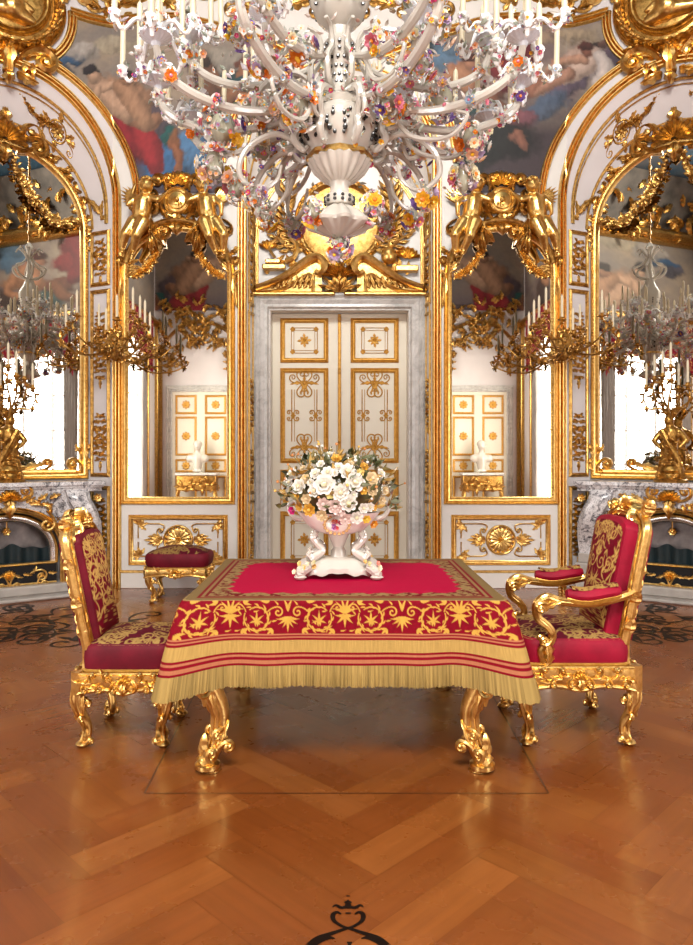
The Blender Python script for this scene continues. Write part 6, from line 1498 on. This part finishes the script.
def arm(a_, r, z, zs, tier, nc):
    d = np.array((math.cos(a_), math.sin(a_), 0)); V = lambda rr, zz: CC + d * rr + (0, 0, zz)
    side = np.array((-d[1], d[0], 0))
    path = cat([V(.15, z - .16), V(.36 * r, z - .23), V(.6 * r, z - .27), V(.82 * r, z - .235), V(.96 * r, z - .15), V(r, z - .03)], 7)
    g = G(); g.tube(path, [.018, .022, .025, .025, .023, .018], 8)
    if rng.random() < .5: g.tube(cat([V(.3 * r, z - .22), V(.42 * r, z - .38), V(.62 * r, z - .42), V(.72 * r, z - .33), V(.66 * r, z - .29)], 6), [.01, .014, .013, .01, .008], 6)
    ar = put('arm', g, 'porcelain')
    g = G(); g.lathe([(.018, -.04), (.024, -.02), (.055, -.006), (.082, .012), (.078, .026), (.05, .03), (.02, .02)], 72, at=V(r, z), lobes=18, amp=.04); put('drip_pan', g, 'pan', ar)
    for k_ in (9, 17, 25, 32):
        k_ = min(k_ + rng.randrange(-2, 3), len(path) - 1); q = path[k_]; n_ = side * rng.choice((-1, 1)) + (0, -.3, -.3); g = G(); g.ell(q, .03, 8, 6, color=PALE[1]); bits(g, q, .042, 22, PALE + PALE + FCOL, (.009, .016))
        flower(g, q + n_ * .024, n_, rng.uniform(.02, .034), FCOL[rng.randrange(len(FCOL))], eye=FCOL[rng.randrange(3)], n=7, layers=2); flower(g, q - n_ * .024, -n_ + (0, -.5, 0), rng.uniform(.016, .026), FCOL[rng.randrange(len(FCOL))], eye=FCOL[rng.randrange(3)], n=7, layers=2); put('flower_cluster', g, 'porc_vc', ar)
    g = G(); bits(g, V(r, z + .075), .085, 34, PALE + PALE + FCOL[4:7], (.01, .017)); put('pan_foliage', g, 'porc_vc', ar)
    for k_ in range(nc):
        b_ = a_ + PI + (k_ + .5) * 2 * PI / nc; e = np.array((math.cos(b_), math.sin(b_), 0)); rr = .165 if k_ % 2 else .2; zz = z + (.02 if k_ % 2 else .09)
        c0 = V(r, z + .05)
        pth = cat([c0, c0 + e * rr * .45 + (0, 0, .03), c0 + e * rr * .8 + (0, 0, zz - z - .13), c0 + e * rr + (0, 0, zz - z - .07)], 5)
        g = G(); g.tube(pth, [.012, .011, .01, .012], 6)
        top = CC * 0 + np.array((c0[0] + e[0] * rr, c0[1] + e[1] * rr, zz)); g.lathe([(.01, -.06), (.02, -.045), (.022, -.02), (.03, 0), (.026, .004), (.014, -.004)], 10, at=top, lobes=5, amp=.08)
        bits(g, top - (0, 0, .03), .034, 12, PALE + FCOL, (.008, .013)); bits(g, pth[8], .03, 6, PALE + FCOL, (.008, .013)); put('candle_branch', g, 'porc_vc', ar)
        pos = ['nearest the hub', 'second', 'third', 'fourth', 'fifth', 'sixth'][k_]
        candle(0, tuple(top + (0, 0, -.005)), 'white candle, %s round the %s chandelier arm pointing %s' % (['first', 'second', 'third', 'fourth', 'fifth', 'sixth'][k_], tier, dirname(a_)), 'chandelier candles', (rng.uniform(-.02, .02), rng.uniform(-.025, .025)))
for a0 in (0, .44, -.44, PI, PI - .44, PI + .44, 1.08, PI - 1.08, -1.12, PI + 1.12): arm(a0, 1.02, 3.545, 3.13, 'lower', 5)
for k_ in range(6): arm(k_ * PI / 3 + .02, .85, 3.79, 3.26, 'upper', 6)
for k_ in range(4): arm(k_ * PI / 2 + PI / 4 + .03, .55, 3.68, 3.3, 'inner', 2)
# hanging lower loops and flower bunches
for k_, a_ in enumerate((.45, -.25, .95, PI - .45, PI + .25, PI - .95)):
    d = np.array((math.cos(a_), math.sin(a_), 0)); V = lambda rr, zz: CC + d * rr + (0, 0, zz)
    g = G(); g.tube(cat([V(.2, 3.16), V(.36, 3.22), V(.52, 3.12), V(.56, 2.98), V(.46, 2.9), V(.36, 2.96), V(.33, 3.05)], 6), [.014, .017, .017, .016, .014, .011, .008], 7); lp = put('hanging_loop', g, 'porcelain')
    bunch(V(.48, 2.87), .055, 34, 5, .5, lp)
for (x, y, dy, R_, n, b_, dn) in ((222, 128, -.1, .11, 60, 9, .2), (214, 165, -.05, .085, 40, 7, .5), (236, 186, 0, .07, 36, 5, .7), (472, 140, -.1, .09, 50, 8, .3), (463, 178, -.05, .07, 40, 6, .8), (442, 100, -.1, .1, 50, 8, .2), (300, 108, -.28, .09, 50, 7, .2), (386, 104, -.28, .08, 50, 7, .2), (265, 60, -.3, .08, 40, 6, .2), (420, 62, -.3, .08, 40, 6, .2), (302, 50, -.3, .07, 30, 5, .2), (378, 38, -.3, .06, 30, 5, .2), (314, 208, -.1, .055, 32, 5, .8), (374, 206, -.1, .055, 32, 5, .8), (240, 30, -.1, .08, 30, 5, .2), (440, 30, -.1, .08, 30, 5, .2), (262, 150, .2, .08, 40, 5, .2), (420, 150, .2, .08, 40, 5, .2), (250, 110, .5, .1, 50, 5, .2), (405, 115, .5, .1, 50, 5, .2)):
    Y = CDY + dy; bunch(np.array(((x - CX) / FPX * Y, Y, CAMH + (HOR - y) / FPX * Y)), R_, n, b_, dn)
bunch(np.array((0.0, CDY, cz(247))), .062, 46, 9, .5)
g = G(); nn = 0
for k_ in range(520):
    a_ = rng.uniform(0, 2 * PI); rr = rng.uniform(.12, .85); zz = 3.12 + rng.uniform(-.05, .9) * (.35 + .65 * rr); bits(g, CC + (rr * math.cos(a_), rr * math.sin(a_), zz), .03, 1, PALE + FCOL + [lin(160, 150, 130), lin(118, 96, 72), lin(110, 114, 90), lin(176, 140, 120), lin(90, 84, 70)], (.012, .022))  # pale bits plus darker muted ones, coloured to pass for shadowy gaps
put('foliage_and_dark_gaps', g, 'porc_vc')['kind'] = 'stuff'
for k_ in range(9):
    a_ = rng.uniform(-.3, PI + .3); d = np.array((math.cos(a_), math.sin(a_), 0)); V = lambda rr, zz: CC + d * rr + (0, 0, zz); z_ = rng.uniform(3.15, 3.75)
    g = G(); g.tube(cat([V(.1, z_), V(.25, z_ + .1), V(.42, z_ + .02), V(.48, z_ - .12), V(.4, z_ - .18), V(.35, z_ - .1)], 6), [.012, .018, .018, .014, .01], 6); put('inner_scroll', g, 'porcelain')

# ------------------------------------------------------------------ wall sconces between bay and pier
SCP = [(150, 337), (145, 325), (140, 320), (133, 312), (117, 319), (106, 332), (99, 328), (77, 315), (66, 329)]
ORD = ['first', 'second', 'third', 'fourth', 'fifth', 'sixth', 'seventh', 'eighth', 'ninth']
for sd, mm, nm in SIDES:
    sc_ = thing('wall_sconce', 'gilt bronze branched wall sconce full of leaves %s' % ('beside the left pier mirror' if sd < 0 else 'beside the right pier mirror'), 'sconce', (sd * 2.4, 7.7, 2.5), 'branched wall sconces'); rng = random.Random(55)
    g = G(); g.ell((-2.4, 7.72, 2.62), (.09, .05, .18), 12, 8)
    for k_ in range(14): h = G(); h.leaf((0, 0), rng.uniform(0, 6.3), .14, .028, rng.uniform(-1, 1), h=.06); g.merge(h, M_BACK @ Matrix.Translation((-2.4 + rng.uniform(-.05, .05), 2.62 + rng.uniform(-.1, .1), .05)))
    obj('backplate', flipped(g, sd), M['bronze'], sc_)
    for i, (x, y) in enumerate(SCP):
        Y = 7.3 - .18 * abs(x - 108) / 45 + rng.uniform(-.1, .1); X = (x - CX) / FPX * Y; Z = CAMH + (HOR - y) / FPX * Y
        a0 = np.array((-2.4, 7.66, 2.58)); e = np.array((X, Y, Z)); md = (a0 + e) / 2
        g = G(); P = cat([a0, a0 * .6 + e * .4 + (0, -.05, -.16 + rng.uniform(-.05, .05)), a0 * .2 + e * .8 + (0, -.03, -.2), e + (.05 * (1 if x > 108 else -1), 0, -.12), e + (0, 0, -.03)], 6); g.tube(P, [.012, .011, .009, .008, .009], 6)
        g.lathe([(.008, -.05), (.02, -.04), (.014, -.025), (.045, -.012), (.047, -.004), (.014, 0), (.02, .02), (.015, .022)], 12, at=e)
        for q in range(12):
            p = P[rng.randrange(4, len(P) - 2)]; h = G(); h.leaf((0, 0), rng.uniform(0, 6.3), rng.uniform(.05, .085), .013, rng.uniform(-1.2, 1.2), h=.02, lobes=2)
            if q % 3 == 0: h.scroll((0, 0), rng.uniform(0, 6.3), .06, rng.choice((-1, 1)), 1.1, r=.006, h=.012)
            g.merge(h, Matrix.Translation(p) @ Matrix.Rotation(rng.uniform(-1, 1), 4, 'Z') @ Matrix(((1, 0, 0, 0), (0, 0, -1, 0), (0, 1, 0, 0), (0, 0, 0, 1))))
        obj('branch', flipped(g, sd), M['bronze'], sc_)
        candle(1, (sd * -X if sd > 0 else X, Y, Z + .005), 'white candle on the %s wall sconce, %s from its %s end' % (nm, ORD[i], 'inner, pier mirror'), 'sconce candles')
# ------------------------------------------------------------------ candelabra on the mantels
for sd, mm, nm in SIDES:
    B = M_BAY @ Vector((0, 1.165, .0)); rng = random.Random(66)
    cb = thing('candelabrum', 'gilt figural candelabrum standing on the %s mantel in front of the mirror' % nm, 'candelabrum', (B[0] * (1 if sd < 0 else -1), B[1], B[2]), 'mantel candelabra')
    def put2(name, g, par, mat='bronze'):
        g.xf(M_BAY @ Matrix.Translation((0, 1.165, 0))); return obj(name, flipped(g, sd), M[mat], par)
    def ylathe(g, pr, n, at): g.lathe(pr, n, M=Matrix(((1, 0, 0, at[0]), (0, 0, 1, at[1]), (0, -1, 0, at[2]), (0, 0, 0, 1))))
    g = G(); ylathe(g, [(.16, 0), (.165, .03), (.13, .05), (.11, .09), (.13, .12), (.115, .16), (.09, .18)], 24, (0, 0, 0))
    for k_ in range(16):
        h = G(); h.leaf((0, 0), PI / 2 + rng.uniform(-1, 1), .1, .026, rng.uniform(-1, 1), h=.035); a_ = rng.uniform(0, 2 * PI); g.merge(h, Matrix.Rotation(a_, 4, 'Y') @ Matrix.Translation((0, .02, .11)))
    put2('base', g, cb)
    g = G(); cap(g, (0, .17, 0), (.02, .36, 0), .075, .085); cap(g, (.02, .36, 0), (0, .5, 0), .085, .08); cap(g, (0, .5, 0), (.01, .57, 0), .05, .04); g.ell((.015, .62, .01), (.05, .06, .055), 12, 8); g.ell((.015, .61, .06), (.012, .014, .014))
    for s_ in (-1, 1): cap(g, (s_ * .08, .51, 0), (s_ * .15, .42, .04), .035, .028); cap(g, (s_ * .15, .42, .04), (s_ * .09, .35, .08), .028, .02); cap(g, (s_ * .06, .2, .05), (s_ * .1, .05, .06), .05, .03)
    g = remesh(g, .012, 4); f = put2('figure', g, cb)
    g = G(); g.tube([(-.09, .2, .085), (0, .38, .1), (.07, .52, .09)], [.03, .035, .025], 8)
    for k_ in range(20):
        h = G(); h.leaf((rng.uniform(-.08, .08), rng.uniform(.2, .5)), rng.uniform(0, 6.3), .11, .022, rng.uniform(-1.2, 1.2), h=.035, w0=.06); g.merge(h, Matrix.Rotation(rng.uniform(-1.3, 1.3), 4, 'Y'))
    put2('drapery', g, f)
    tips = [(0, 1.16, 0)] + [(.23 * math.cos(q), .96 + .1 * (i % 2), .16 * math.sin(q)) for i, q in enumerate(np.linspace(0, 2 * PI, 6, endpoint=False) + .3)]
    for i, tp in enumerate(tips):
        g = G(); tp = np.array(tp)
        P = cat([(0, .62, 0), (tp[0] * .4, .74, tp[2] * .4), (tp[0] * .9, tp[1] - .22, tp[2] * .9), (tp[0] * 1.12, tp[1] - .1, tp[2] * 1.1), tp - (0, .03, 0)], 6) if i else cat([(0, .62, 0), (.02, .8, 0), (-.01, .98, 0), tp - (0, .03, 0)], 6)
        g.tube(P, [.015, .011, .009, .009], 6); ylathe(g, [(.012, -.05), (.024, -.035), (.016, -.02), (.05, -.006), (.05, 0), (.02, .004), (.022, .025), (.014, .025)], 12, tp)
        for k_ in range(6): h = G(); h.leaf((0, 0), rng.uniform(0, 6.3), .075, .014, rng.uniform(-1, 1), h=.025); g.merge(h, Matrix.Translation(P[rng.randrange(4, len(P) - 3)]) @ Matrix.Rotation(rng.uniform(-1, 1), 4, 'Y'))
        put2('branch', g, cb)
        w = M_BAY @ Vector((tp[0], tp[1] + 1.165 + .005, tp[2])); candle(1, (w[0] * (1 if sd < 0 else -1), w[1], w[2]), 'white candle on the %s mantel candelabrum, %s' % (nm, 'highest in the middle' if i == 0 else ORD[i - 1] + ' of the six around it'), 'candelabrum candles')

# ------------------------------------------------------------------ light
def area(name, loc, size, target, energy, colr=(1, 1, 1)):
    l = bpy.data.lights.new(name, 'AREA'); l.shape = 'RECTANGLE'; l.size, l.size_y = size; l.energy = energy; l.color = colr
    o = bpy.data.objects.new(name, l); col.objects.link(o); o.location = loc
    o.rotation_euler = (Vector(target) - Vector(loc)).to_track_quat('-Z', 'Y').to_euler(); return o
wc = (WY0 + WY1) / 2; wz = (WZ0 + WZ1) / 2
for s_ in (-1, 1): area('window_daylight', (s_ * (SX + .29), wc, wz), (WY1 - WY0, WZ1 - WZ0), (0, wc, wz), 620, (1, .99, .97))
area('fill_softbox', (0, -2.4, 7.7), (3.2, 2.2), (0, 6.8, 1.2), 800, (1, .96, .9))  # added frontal fill, unseen behind the camera; the room has no such lamp
area('overhead_fill', (0, 4.6, 8.3), (3.5, 2.5), (0, 4.6, 0), 90, (1, .96, .9))  # extra fill from overhead, added to brighten the room; no ceiling fixture there
w = bpy.data.worlds.new('World'); sc.world = w; w.use_nodes = True; w.node_tree.nodes['Background'].inputs[0].default_value = (1, .97, .94, 1); w.node_tree.nodes['Background'].inputs[1].default_value = .3
cam = bpy.data.cameras.new('camera'); co = bpy.data.objects.new('camera', cam); col.objects.link(co); co.location = (0, 0, CAMH); co.rotation_euler = (PI / 2, 0, 0)
cam.sensor_fit = 'HORIZONTAL'; cam.sensor_width = 36; cam.lens = 36 * FPX / 693; cam.shift_x = (346.5 - CX) / 693; cam.shift_y = -(472.5 - HOR) / 693; cam.clip_start = .05
sc.camera = co
sc.view_settings.view_transform = 'Standard'; sc.view_settings.look = 'None'; sc.view_settings.exposure = .14
sc.cycles.use_denoising = True; sc.cycles.max_bounces = 10; sc.cycles.glossy_bounces = 6; sc.cycles.sample_clamp_indirect = 6; sc.cycles.caustics_reflective = False
